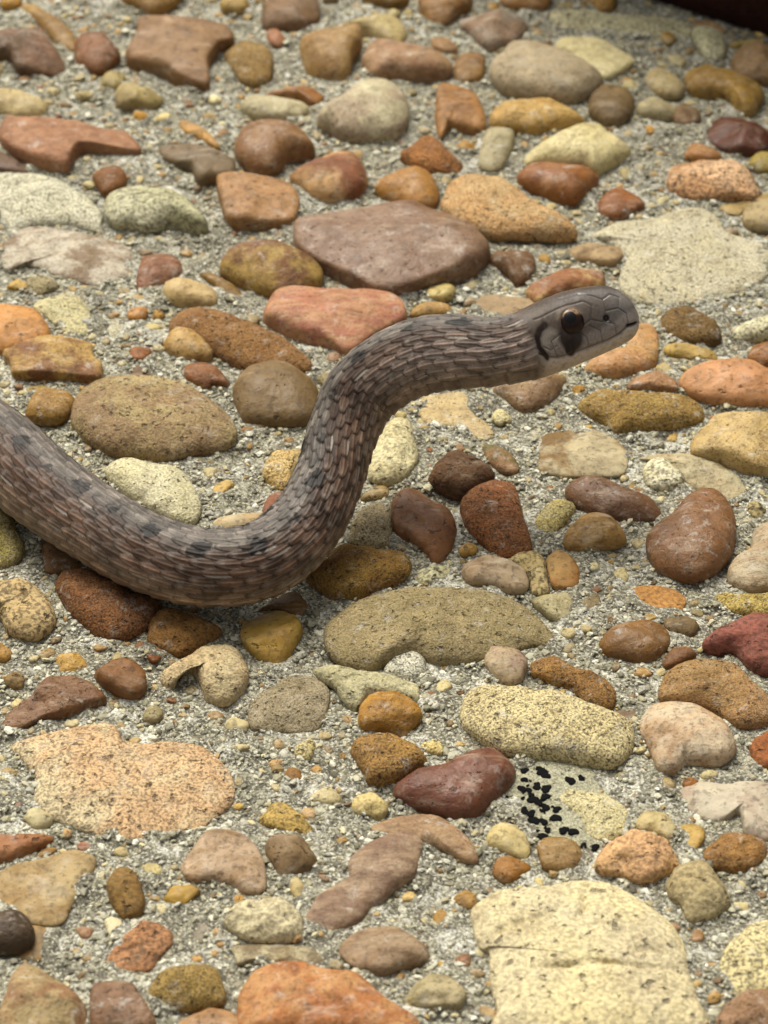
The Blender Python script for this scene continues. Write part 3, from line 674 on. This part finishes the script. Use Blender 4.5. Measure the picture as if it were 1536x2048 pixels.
# the same aggregate going on around the part in view
PAL2 = ['8f6f52', '8a5a36', '9a7d4c', 'b8a681', 'a5734f', 'd0c8b0', '8a5a28', 'c79a62', '86695a', 'dccb96', '7d6a52', 'a98a48', '6d3f34', 'c88a68', '96783c', 'b0a27e', '80593a', 'cfc3a0']
placed = []; L2 = ([], [], [])
cell = {}
for _ in range(16000):
    x, y = r.uniform(-.21, .21), r.uniform(-.17, .34); R = min(.0014+r.expovariate(1/.0016), .0075)
    d = np.array([x, y, 0])-CP; dep = d @ FWD; mg = R/dep/TAN*1024*1.3
    if abs(d @ RIGHT)/dep/TAN*1024 < 768+90+mg and -1024-60-mg < (d @ UP)/dep/TAN*1024 < 1024+20+mg: continue
    key = (int(x/.016), int(y/.016)); ok = True
    for a in (-1, 0, 1):
        for b in (-1, 0, 1):
            for q in cell.get((key[0]+a, key[1]+b), ()):
                if (x-q[0])**2+(y-q[1])**2 < ((R+q[2])*.86)**2: ok = False
    if not ok: continue
    cell.setdefault(key, []).append((x, y, R)); placed.append((x, y, R))
    P = blob_outline(R, r, 14 if R > .003 else 9)
    stamp(P+np.array([x, y]), 1)
    add_loose(L2, P, r.choice('rrafl'), 1.0, x, y, lin(r.choice(PAL2))*ALB)
o = link('outlying_pebbles', mesh_np('outlying_pebbles', np.concatenate(L2[0]), L2[1], np.concatenate(L2[2])), MAT_LOOSE_P, pavement)
o['kind'] = 'stuff'; o['label'] = 'pebbles of the pavement around the part in view'

# the cement is packed up against every stone
def boxblur(a, r_):
    for ax in (0, 1):
        c_ = np.cumsum(np.pad(a, [(r_+1, r_) if k_ == ax else (0, 0) for k_ in (0, 1)], mode='edge'), axis=ax)
        n_ = a.shape[ax]; a = (np.take(c_, range(2*r_+1, 2*r_+1+n_), ax)-np.take(c_, range(0, n_), ax))/(2*r_+1)
    return a
BL = boxblur(boxblur((MASK > 0).astype(float), 3), 3)
ii = np.clip(((GY-MY0)/MR).astype(int), 0, len(mgy)-1); jj = np.clip(((GX-MX0)/MR).astype(int), 0, len(mgx)-1)
inn = (GX > MX0) & (GX < MX1) & (GY > MY0) & (GY < MY1)
lip = np.where(inn, 4*BL[ii, jj]*(1-BL[ii, jj]), 0)
GZ = GZ+lip*.00042*np.clip(.55+2.2*vnoise2(GX.shape, (150, 110), 8), 0, 1.3)
V[:, 2] = GZ.ravel(); pavement.data.vertices.foreach_set('co', V.astype(np.float32).ravel()); pavement.data.update()

# ---------------------------------------------------------------- sand grains
ph = (1+5**.5)/2
ICO_V = np.array([(-1, ph, 0), (1, ph, 0), (-1, -ph, 0), (1, -ph, 0), (0, -1, ph), (0, 1, ph), (0, -1, -ph), (0, 1, -ph), (ph, 0, -1), (ph, 0, 1), (-ph, 0, -1), (-ph, 0, 1)])/1.902
ICO_F = np.array([(0, 11, 5), (0, 5, 1), (0, 1, 7), (0, 7, 10), (0, 10, 11), (1, 5, 9), (5, 11, 4), (11, 10, 2), (10, 7, 6), (7, 1, 8), (3, 9, 4), (3, 4, 2), (3, 2, 6), (3, 6, 8), (3, 8, 9), (4, 9, 5), (2, 4, 11), (6, 2, 10), (8, 6, 7), (9, 8, 1)])
NG = 165000
ICO_F = ICO_F[ICO_V[ICO_F].mean(1)[:, 2] > -.35]
gx = rng.uniform(-.072, .072, NG); gy = rng.uniform(-.080, .128, NG)
mk = masked(gx, gy); keep = (mk == 0) | ((mk == 2) & (rng.random(NG) < .05))
gx, gy = gx[keep], gy[keep]; n = len(gx)
gr = np.clip(rng.lognormal(math.log(.00018), .42, n), .00009, .00045)
Vg = ICO_V[None]*(1+rng.uniform(-.34, .34, (n, 12, 1)))*np.stack([rng.uniform(.7, 1.45, n), rng.uniform(.65, 1.1, n), rng.uniform(.4, .7, n)], 1)[:, None]*gr[:, None, None]
ang = rng.uniform(0, 6.28, n); ca, sa = np.cos(ang)[:, None], np.sin(ang)[:, None]
Vg = np.stack([Vg[..., 0]*ca-Vg[..., 1]*sa, Vg[..., 0]*sa+Vg[..., 1]*ca, Vg[..., 2]], 2)
Vg += np.stack([gx, gy, cement_z(gx, gy)+gr*rng.uniform(-.25, .22, n)], 1)[:, None]
gp = np.array([lin(h) for h in ['e0ddcc', 'd4d1be', 'e6e3d4', 'c0bca6', 'cdc6a8', 'a8a490', 'eeece2', '8f8b74', 'd4c8a0', 'b89a64', '9a7a50', 'b0a890', '746e5c', 'd0cdc0', 'bdb8a4']])*np.array([.80, .79, .71])
gc = gp[rng.choice(len(gp), n, p=np.array([12, 12, 9, 11, 8, 10, 6, 8, 5, 2, 2, 8, 7, 9, 10])/119)]*rng.uniform(.5, 1.08, (n, 1))
Fg = (ICO_F[None]+(np.arange(n)*12)[:, None, None]).reshape(-1, 3)
o = link('sand_grains', mesh_np('sand_grains', Vg.reshape(-1, 3), Fg, np.repeat(gc, 12, 0)), MAT_GRIT, pavement)
smooth(o.data, False); o['kind'] = 'stuff'; o['label'] = 'pale coarse sand grains bedded in the cement'
print('stones', count, 'small', len(small), 'outlying', len(placed), 'grains', n)

# ---------------------------------------------------------------- the snake
# centre line: photo pixel, height above the ground (mm), half thickness (px), angle of the back from the viewer (deg)
BODY = [(-830, 800, .9, 6, 70), (-760, 720, 1.6, 22, 70), (-620, 665, 2.6, 44, 66), (-430, 680, 3.6, 64, 64), (-250, 752, 4.4, 80, 64), (-110, 836, 5.0, 86, 64),
        (0, 909, 5.2, 87, 63), (90, 983, 5.2, 82, 62), (183, 1046, 5.0, 79, 62), (300, 1110, 4.9, 79, 62), (408, 1138, 4.9, 78, 61), (515, 1126, 5.0, 77, 56),
        (606, 1058, 5.8, 74, 50), (658, 963, 7.8, 69, 51), (690, 862, 10.2, 70, 66), (727, 788, 12.6, 75, 78), (780, 744, 14.6, 76, 80), (846, 715, 16.2, 77, 80),
        (915, 707, 17.2, 74.5, 80), (980, 707, 17.7, 69, 83)]
HX0, HX1 = np.array([1020., 700.]), np.array([1278., 641.])          # head axis, nape to snout
hd = (HX1-HX0)/np.linalg.norm(HX1-HX0); hn = np.array([hd[1], -hd[0]])   # along, and towards the crown
def hc(px, py): q = np.array([px, py])-HX0; return np.array([q @ hd, q @ hn])
TOPE = [(1000, 640), (1020, 632), (1040, 622), (1080, 601), (1120, 585), (1160, 575), (1200, 571), (1222, 574), (1242, 584), (1259, 599), (1270, 615), (1276, 628), (1278.2, 640)]
BOTE = [(985, 777), (1000, 775), (1040, 768), (1080, 757), (1120, 743), (1160, 727), (1200, 710), (1240, 692), (1260, 680), (1270, 670), (1276, 658), (1278.2, 642)]
te = np.array([hc(*p) for p in TOPE]); be = np.array([hc(*p) for p in BOTE])
xs = np.concatenate([np.linspace(0, 200, 11), np.array([215, 228, 239, 248, 255, 260, 263.2, 264.6])])
HLEN = 264.66
rows = []
for x in xs:
    t = np.interp(x, te[:, 0], te[:, 1]); b = np.interp(x, be[:, 0], be[:, 1])
    rows.append(((t+b)/2, max((t-b)/2, .4)))
for x, (c_, h_) in zip(xs[1:], rows[1:]):
    p = HX0+hd*x+hn*c_; BODY.append((p[0], p[1], 18.0+x/HLEN*1.8, h_, 87))
ctrl = []
for px, py, z, rp, al in BODY:
    p = at(px, py, z*.001); ctrl.append((*p, rp*mm_px(p), al))
ctrl = np.array(ctrl); NB = len(BODY)-len(xs)+1
seg = np.linalg.norm(np.diff(ctrl[:, :3], axis=0), axis=1); cs = np.concatenate([[0], np.cumsum(seg)])
def hermite(x, X, Y):                # smooth interpolation (finite-difference tangents, limited)
    m = np.gradient(Y, X, axis=0); i = np.clip(np.searchsorted(X, x, 'right')-1, 0, len(X)-2)
    h = X[i+1]-X[i]; t = (x-X[i])/h; ex = (slice(None),)+(None,)*(Y.ndim-1); t = t[ex]; h = h[ex]
    return (2*t**3-3*t**2+1)*Y[i]+(t**3-2*t**2+t)*h*m[i]+(-2*t**3+3*t**2)*Y[i+1]+(t**3-t**2)*h*m[i+1]
s_head = cs[NB]                      # nape
s_vis = cs[5]
S = np.concatenate([np.arange(0, s_vis, .0003), np.arange(s_vis, s_head-.003, .000125), np.arange(s_head-.003, cs[-1]-.0012, .00009), np.linspace(cs[-1]-.0012, cs[-1], 26)])
ctr = hermite(S, cs, ctrl[:, :3]); rad = np.maximum(hermite(S, cs, ctrl[:, 3]), 2e-5); alp = np.radians(np.interp(S, cs, ctrl[:, 4]))
k = np.hanning(41); k /= k.sum()
alp = np.convolve(np.pad(alp, 20, mode='edge'), k, 'valid')
T = np.gradient(ctr, S, axis=0)
hT = at(*(HX1), .0198)-at(*(HX0), .018); hT /= np.linalg.norm(hT)
wh = np.clip((S-s_head)/.003, 0, 1)[:, None]; T = T/np.linalg.norm(T, axis=1)[:, None]*(1-wh)+hT*wh
T /= np.linalg.norm(T, axis=1)[:, None]
view = CP-ctr; view /= np.linalg.norm(view, axis=1)[:, None]
# far from the frame the frame of the back simply follows the ground
Vp = view-(view*T).sum(1)[:, None]*T; Vp /= np.linalg.norm(Vp, axis=1)[:, None]
Pp = np.cross(Vp, T)
U = np.cos(alp)[:, None]*Vp+np.sin(alp)[:, None]*Pp; W = np.cross(T, U)
NT = 280; th = np.linspace(-math.pi, math.pi, NT, endpoint=False)
SS, TH = np.meshgrid(S, th, indexing='ij'); deg = np.degrees(TH)
# cross-section: belly a little flattened; the head flatter on top and squarer
hx = (SS-s_head)/(cs[-1]-s_head)*HLEN; isH = np.clip((hx+25)/50, 0, 1); isH = isH*isH*(3-2*isH)
cosT, sinT = np.cos(TH), np.sin(TH)
e_ = 2.0+.55*isH
sup = (np.abs(cosT)**e_+np.abs(sinT)**e_)**(-1/e_)
uu = cosT*sup; ww = sinT*sup
wid = 1.0-.10*isH*np.clip((hx-110)/120, 0, 1)+.06*isH*np.exp(-((hx-60)/45)**2)
uu = np.where((uu < 0) & (isH < 1), uu*(1-.06*(1-isH)), uu)
Rr = rad[:, None]
# --- scales of the body
LS = .00195; ROW = 13.2
q = SS/LS; rho = deg/ROW; best = np.zeros_like(q); bid = np.zeros_like(q); bedge = np.ones_like(q); bkeel = np.zeros_like(q); bb = np.zeros_like(q)
j0 = np.floor(rho).astype(int)
for dj in (-1, 0, 1, 2):
    j = j0+dj; a_ = q-.5*(j & 1); i0 = np.floor(a_).astype(int)
    for di in (-1, 0):
        i = i0+di; base = i+1.52; a = (base-a_)/1.5
        b = np.abs(rho-j); w = .86*np.minimum(1, 1.9*np.sqrt(np.clip(a, 0, 1)))*np.clip(1-a**1.9, 0, 1)**.62
        ins = (a > 0) & (a < 1) & (b < w) & (np.abs(j) <= 9)
        eb = np.clip(1-(b/np.maximum(w, 1e-3)), 0, 1)
        edge = np.minimum(eb, (1-a)*1.4)
        h = (.16+.84*a)*np.clip(edge*5, 0, 1)**.5
        keel = np.exp(-(b/.11)**2)*np.clip(a*3, 0, 1)*np.clip((1-a)*4, 0, 1)
        h = h+.34*keel
        up = ins & (h > best)
        best = np.where(up, h, best); bid = np.where(up, (i*131+j*7919) % 9973, bid); bedge = np.where(up, edge, bedge); bkeel = np.where(up, keel, bkeel); bb = np.where(up, rho-j, bb)
belly = np.clip((np.abs(deg)-124)/5, 0, 1)
bq = SS/.0018; bf = bq-np.floor(bq); bh = .75*(1-bf)*np.clip(bf*14, 0, 1)
body_h = best*(1-belly)+bh*belly
# --- head shields: seams in the head's own side plan (along, up) in the same units as the axis
hy = np.interp(hx, xs, [r_[0] for r_ in rows])+np.interp(hx, xs, [r_[1] for r_ in rows])*uu
def seam(pts, wdt):
    P_ = [hc(*p) for p in pts]; d = np.full(hx.shape, 1e9)
    for (ax, ay), (bx, by) in zip(P_[:-1], P_[1:]):
        vx, vy = bx-ax, by-ay; t = np.clip(((hx-ax)*vx+(hy-ay)*vy)/(vx*vx+vy*vy), 0, 1)
        d = np.minimum(d, np.hypot(hx-ax-vx*t, hy-ay-vy*t))
    return np.exp(-(d/wdt)**2)
def blob(c, rx, ry, ang=0):
    x, y = hc(*c); dx, dy = hx-x, hy-y; ca_, sa_ = math.cos(ang), math.sin(ang)
    return np.clip(1.6-np.hypot((dx*ca_+dy*sa_)/rx, (-dx*sa_+dy*ca_)/ry)*1.6+.0, 0, 1)
onH = np.clip((hx+6)/12, 0, 1)
MOUTH = [(1278, 644), (1262, 648), (1244, 653), (1228, 667), (1205, 680), (1170, 693), (1130, 707), (1095, 718), (1060, 722), (1040, 717)]
mouth = seam(MOUTH, 2.6)
seams = np.zeros_like(hx)
for pl in ([(1220, 668), (1214, 648), (1200, 640)], [(1190, 684), (1184, 662), (1160, 652)], [(1160, 697), (1156, 676), (1142, 668)], [(1126, 708), (1118, 690)], [(1092, 718), (1076, 688), (1096, 672)],
           [(1052, 702), (1072, 706), (1090, 695)], [(1246, 652), (1240, 626), (1222, 616)], [(1222, 616), (1196, 622), (1190, 644), (1214, 648)], [(1190, 644), (1164, 640), (1150, 650)], [(1164, 640), (1166, 612), (1150, 604)],
           [(1222, 616), (1226, 594)], [(1196, 622), (1190, 600), (1168, 592)], [(1226, 594), (1206, 588), (1190, 600)], [(1150, 604), (1120, 612), (1092, 622)], [(1092, 622), (1060, 640), (1060, 660)], [(1060, 640), (1040, 648)],
           [(1168, 592), (1140, 590), (1100, 602)]):
    seams = np.maximum(seams, seam(pl, 1.4))
for pl in ([(1214, 690), (1206, 706)], [(1180, 704), (1172, 720)], [(1148, 715), (1138, 733)], [(1110, 727), (1098, 748)]):
    seams = np.maximum(seams, .5*seam(pl, 1.3))
eyeC = (1120, 648); ex, ey = hc(*eyeC)
ed = np.hypot(hx-ex, hy-ey); side = (np.abs(uu) < .9)
socket = np.exp(-(ed/21)**4); brow = np.exp(-((ed-25)/7)**2)*np.clip((hy-ey)/20+.45, 0, 1)*.7
nost = blob((1197, 637), 8, 9)
head_h = -.00016*mouth*onH-.00008*seams*onH-.00040*socket*onH+.00020*brow*onH-.00035*nost*onH
lipn = np.clip((hx-20)/30, 0, 1)*np.clip((hy-hc(1150, 712)[1]), 0, 1)
notch = seam([(1244, 652), (1262, 648)], 4)*onH
sc_w = 1-onH*np.clip((hx+4)/22, 0, 1)
taper = np.clip(Rr/.0030, 0, 1)
disp = body_h*.00024*sc_w*taper+head_h-.00022*notch
X = ctr[:, None]+(Rr*uu+disp*cosT)[..., None]*U[:, None]+(Rr*ww*wid+disp*sinT)[..., None]*W[:, None]
# --- colours
def hsh(a, k_): v = np.sin(a*12.9898+k_*78.233)*43758.5453; return v-np.floor(v)
ad = np.abs(deg)
def band(stops):
    A = np.array([s_[0] for s_ in stops]); C = np.array([lin(s_[1]) for s_ in stops])
    return np.stack([np.interp(ad, A, C[:, c_]) for c_ in range(3)], -1)
Cb = band([(0, '756c62'), (24, '6c655c'), (33, '4e3f35'), (58, '5c4637'), (82, '6c5545'), (104, '826e5a'), (122, '937d66'), (132, 'aa957e'), (180, 'b4a18c')])
# the neck turns greyer and paler on its flank
nk = np.clip((SS-cs[14])/(cs[17]-cs[14]), 0, 1)[..., None]*np.clip((ad-48)/25, 0, 1)[..., None]
Cb = Cb*(1-.55*nk)+lin('988a80')*.55*nk
rnd = hsh(bid, 1)[..., None]; 
cl = vnoise2(SS.shape, (130, 16), 21)+.5*vnoise2(SS.shape, (300, 40), 22)          # blotches over several scales
Cb = Cb*(.62+.72*rnd)*np.clip(1+.75*cl, .55, 1.5)[..., None]
mott = (np.sin(SS*2100+np.sin(TH*7)*2)*np.sin(TH*9+SS*900)*.5+.5)[..., None]; Cb = Cb*(.9+.2*mott)
gap = np.clip(1-best*3.2, 0, 1)*(1-belly)
rim = np.clip((.20-bedge)/.14, 0, 1)*(1-belly)                            # dark skin along each scale's margin
lite = np.clip(1-np.abs(bedge-.34)/.16, 0, 1)*(1-belly)*np.clip((hsh(bid, 4)-.35)*3, 0, 1)*np.clip((ad-26)/12, 0, 1)
Cb = Cb*(1+.65*(bkeel*(1-belly))[..., None])
Cb = Cb*(1-.38*lite[..., None])+lin('a89a8c')*.38*lite[..., None]
pale = (hsh(bid, 2) > .80)*np.clip(1-np.abs(bb-.34)/.2, 0, 1)*np.clip((ad-30)/10, 0, 1)*(1-belly)*np.clip(hsh(bid, 6)*1.4, .2, 1)
Cb = Cb*(1-.8*pale[..., None])+lin('c8c2b4')*.8*pale[..., None]
dk = (np.maximum(.90*gap, .88*rim)*np.clip(.75+.8*(vnoise2(SS.shape, (420, 50), 23)+.5)-.25*(ad < 26), .15, 1))[..., None]
Cb = Cb*(1-dk)+lin('1e1511')*dk
bd = (belly*np.clip(1-np.minimum(bf, 1-bf)*9, 0, 1))[..., None]*.5; Cb = Cb*(1-bd)+lin('6a5648')*bd
SP = .0047; sp = SS/SP; spi = np.floor(sp); spf = (sp-spi-.5)*SP
for sg in (-1, 1):
    dth = (deg-sg*(29+4*np.sin(spi*3.1+sg)))/57.3*Rr
    dsp = np.hypot((spf-.0004*np.sin(spi*5.7+sg*2))*.85, dth)-.00016*np.sin(SS*6200+TH*13)-.00075*(hsh(bid, 3)-.5)
    szs = .00032+.00062*hsh(spi, 5+sg)
    f = np.clip((szs-dsp)/.00011, 0, 1)[..., None]*(np.clip((s_head-SS)/.003, 0, 1))[..., None]
    Cb = Cb*(1-.92*f)+lin('14100e')*.92*f
# head
Ch = np.broadcast_to(lin('64584d'), Cb.shape).copy()
def lay(C, f, h): f = np.clip(f, 0, 1)[..., None]; return C*(1-f)+lin(h)*f
Ch = lay(Ch, np.clip((hx-150)/70, 0, 1)*.8, '7c766f')                     # snout greyer
mh = np.interp(hx, np.sort([hc(*p)[0] for p in MOUTH]), np.array([hc(*p)[1] for p in MOUTH])[np.argsort([hc(*p)[0] for p in MOUTH])])
upl = np.clip((hy-mh)/3, 0, 1); lips = upl*np.clip((mh+34-hy)/10, 0, 1)
Ch = lay(Ch, lips*.9, 'a0948a')                                          # upper lip shields
Ch = lay(Ch, blob((1070, 684), 34, 28)*1.5, '9a9084')                     # temple shield
Ch = lay(Ch, (1-upl)*np.clip((hx-4)/30, 0, 1), 'd0c2b2')                  # lower jaw
Ch = lay(Ch, (1-upl)*np.clip((mh-12-hy)/14, 0, 1)*np.clip((hx-4)/30, 0, 1)*.6, 'a89684')
crown = np.clip((hy-hc(1120, 612)[1])/10, 0, 1); Ch = lay(Ch, crown*.6, '50463d')
fl = np.sin(hx*.9+np.sin(hy*.7)*2)*np.sin(hy*1.1+hx*.23); Ch = lay(Ch, np.clip((fl-.25)*1.6, 0, 1)*np.maximum(crown, .35*upl)*np.clip((240-hx)/40, 0, 1), '352b25')
Ch = lay(Ch, blob((1121, 676), 30, 36)*2.2*(ed > 5), '2a1c15'); Ch = lay(Ch, blob((1120, 700), 14, 18)*2.2, '241812')
Ch = lay(Ch, np.exp(-((ed-24)/5)**2)*np.clip((hy-ey)/14, 0, 1)*.7, '94806a')
Ch = lay(Ch, np.clip(seam([(1063, 656), (1048, 668), (1039, 684), (1040, 703), (1058, 722)], 6.5)*1.7, 0, 1), '241812')
Ch = lay(Ch, blob((1022, 676), 18, 20)*.35, '3c302a')
Ch = lay(Ch, nost*1.5, '2e2824'); Ch = lay(Ch, seams*.45*upl, '3c332d'); Ch = lay(Ch, seams*.3*(1-upl), '7c6a5c')
Ch = lay(Ch, mouth*.75, '4a3a32'); Ch = lay(Ch, notch*1.2, '1c1310')
wgt = (np.clip((hx+4)/20, 0, 1))[..., None]
C = Cb*(1-wgt)+Ch*wgt
C = np.clip(C*(.70+.08*isH)[..., None], .002, .8)
ns = len(S); idx = np.arange(ns*NT).reshape(ns, NT); nxt = np.roll(idx, -1, 1)
Fs = np.stack([idx[:-1].ravel(), nxt[:-1].ravel(), nxt[1:].ravel(), idx[1:].ravel()], 1)
m, nd, lk, bs = new_mat('snake_skin')
at_ = nd.new('ShaderNodeAttribute'); at_.attribute_name = 'tint'; tc = nd.new('ShaderNodeTexCoord')
f1 = noise_n(nd, lk, tc.outputs['Object'], 2200, 3, .6); f2 = noise_n(nd, lk, tc.outputs['Object'], 420, 3, .6)
c = mixc(nd, lk, ramp(nd, lk, f1, .45, .7, 0, .55), at_.outputs['Color'], mixc(nd, lk, .6, at_.outputs['Color'], (.02, .014, .01)))
c = mixc(nd, lk, ramp(nd, lk, f2, .4, .7, 0, .3), c, mixc(nd, lk, .5, c, mixc(nd, lk, .5, c, (.30, .26, .22))))
lk.new(c, bs.inputs['Base Color']); 
gn = nd.new('ShaderNodeAttribute'); gn.attribute_name = 'gloss'
lk.new(ramp(nd, lk, gn.outputs['Fac'], 0, 1, .5, .30), bs.inputs['Roughness']); lk.new(ramp(nd, lk, gn.outputs['Fac'], 0, 1, .17, .5), bs.inputs['Specular IOR Level'])
bp = nd.new('ShaderNodeBump'); bp.inputs['Distance'].default_value = .00004; lk.new(f1, bp.inputs['Height']); lk.new(bp.outputs[0], bs.inputs['Normal'])
base_pt = Vector(ctr[int(np.searchsorted(S, cs[10]))]); base_pt.z = 0
gl_ = np.clip((hx-60)/120, 0, 1)*upl
mesh = mesh_np('snake', X.reshape(-1, 3)-np.array(base_pt), Fs, C.reshape(-1, 3))
ga_ = mesh.attributes.new('gloss', 'FLOAT', 'POINT'); ga_.data.foreach_set('value', gl_.astype(np.float32).ravel())
snake = link('snake', mesh, m); snake.location = base_pt
snake['label'] = 'slender grey brown snake with dark spots raising its head above the pebbles'; snake['category'] = 'snake'

# eyes: a glossy ball with a round pupil, tan above and dark brown below, set in each socket
def eye_mat():
    m, nd, lk, bs = new_mat('snake_eye'); tc = nd.new('ShaderNodeTexCoord'); sx = nd.new('ShaderNodeSeparateXYZ'); lk.new(tc.outputs['Object'], sx.inputs[0])
    c = mixc(nd, lk, ramp(nd, lk, sx.outputs[1], .0002, .00055), lin('24160f'), lin('8a6e54'))
    n_ = noise_n(nd, lk, tc.outputs['Object'], 3500, 2, .6); c = mixc(nd, lk, ramp(nd, lk, n_, .4, .7, 0, .6), c, lin('2a1a12'))
    lk.new(c, bs.inputs['Base Color']); bs.inputs['Roughness'].default_value = .25; bs.inputs['Specular IOR Level'].default_value = .2
    return m
EYE = eye_mat(); m, nd, lk, bs = new_mat('pupil'); bs.inputs['Base Color'].default_value = (.004, .004, .004, 1); bs.inputs['Roughness'].default_value = .08; bs.inputs['Specular IOR Level'].default_value = .3; PUP = m
def ball(name, rad_, lat0, lat1, n=28, k_=14):
    vs, fs = [], []
    for i in range(k_+1):
        a = lat0+(lat1-lat0)*i/k_
        for j in range(n): vs.append((rad_*math.sin(a)*math.cos(6.2832*j/n), rad_*math.sin(a)*math.sin(6.2832*j/n), rad_*math.cos(a)))
    for i in range(k_):
        for j in range(n): fs.append((i*n+j, (i+1)*n+j, (i+1)*n+(j+1) % n, i*n+(j+1) % n))
    m = bpy.data.meshes.new(name); m.from_pydata(vs, [], fs); smooth(m); return m
si = int(np.argmin(np.abs(hx[:, 0]-ex)))
upx = mm_px(ctr[si]); ER = 34*upx
from mathutils import Matrix
for sg in (1, -1):
    cyo = float(np.interp(ex, xs, [r_[0] for r_ in rows])); hh = float(np.interp(ex, xs, [r_[1] for r_ in rows]))
    u_ = (ey-cyo)/hh; w_ = (1-abs(u_)**2.55)**(1/2.55)*float(wid[si, 0])
    cpt = ctr[si]+U[si]*u_*rad[si]+W[si]*sg*(w_*rad[si]-ER*.77)
    nrm = (W[si]*sg*.97+U[si]*.22); nrm /= np.linalg.norm(nrm); upv = U[si]-nrm*(U[si] @ nrm); upv /= np.linalg.norm(upv); rt = np.cross(upv, nrm)
    e = link('eye', ball('eye', ER, .001, 2.2), EYE, snake)
    M = Matrix(((rt[0], upv[0], nrm[0], cpt[0]-base_pt.x), (rt[1], upv[1], nrm[1], cpt[1]-base_pt.y), (rt[2], upv[2], nrm[2], cpt[2]-base_pt.z), (0, 0, 0, 1)))
    e.matrix_local = M
    p = link('pupil', ball('pupil', ER*1.006, .001, .36, 24, 6), PUP, e)
    p.rotation_euler = (-.12, 0.02, 0)

# ---------------------------------------------------------------- the dark brick lying behind
import bmesh
p0 = at(1283, 0); p1 = at(1536, 83); dv = (p1-p0)[:2]; dv /= np.linalg.norm(dv); nv = np.array([-dv[1], dv[0]])
LB, WB, HB = .19, .09, .057
bm = bmesh.new(); bmesh.ops.create_cube(bm, size=1)
for v in bm.verts: v.co = Vector((v.co.x*LB, v.co.y*WB, (v.co.z+.5)*HB-.001))
bmesh.ops.bevel(bm, geom=list(bm.edges), offset=.004, segments=3, affect='EDGES', profile=.6)
bmesh.ops.subdivide_edges(bm, edges=[e for e in bm.edges if e.calc_length() > .02], cuts=24, use_grid_fill=True)
for v in bm.verts: v.co += Vector(noise.noise_vector(v.co*160))*.0006
mm = bpy.data.meshes.new('brick'); bm.to_mesh(mm); bm.free(); smooth(mm)
m, nd, lk, bs = new_mat('dark_fired_clay'); tc = nd.new('ShaderNodeTexCoord')
a_ = noise_n(nd, lk, tc.outputs['Object'], 120, 5, .65); b_ = noise_n(nd, lk, tc.outputs['Object'], 900, 3, .6)
c = mixc(nd, lk, ramp(nd, lk, a_, .35, .65), (.020, .007, .003), (.034, .009, .005)); c = mixc(nd, lk, ramp(nd, lk, b_, .5, .7, 0, .6), c, (.008, .004, .002))
lk.new(c, bs.inputs['Base Color']); bs.inputs['Roughness'].default_value = .9; bs.inputs['Specular IOR Level'].default_value = .15
bp = nd.new('ShaderNodeBump'); bp.inputs['Distance'].default_value = .0006; lk.new(b_, bp.inputs['Height']); lk.new(bp.outputs[0], bs.inputs['Normal'])
brick = link('dark_brick', mm, m)
cb = p0[:2]+dv*.055+nv*(WB/2)
brick.location = (cb[0], cb[1], 0); brick.rotation_euler = (0, 0, math.atan2(dv[1], dv[0]))
brick['label'] = 'dark reddish brown block lying on the pavement behind the pebbles'; brick['category'] = 'brick'
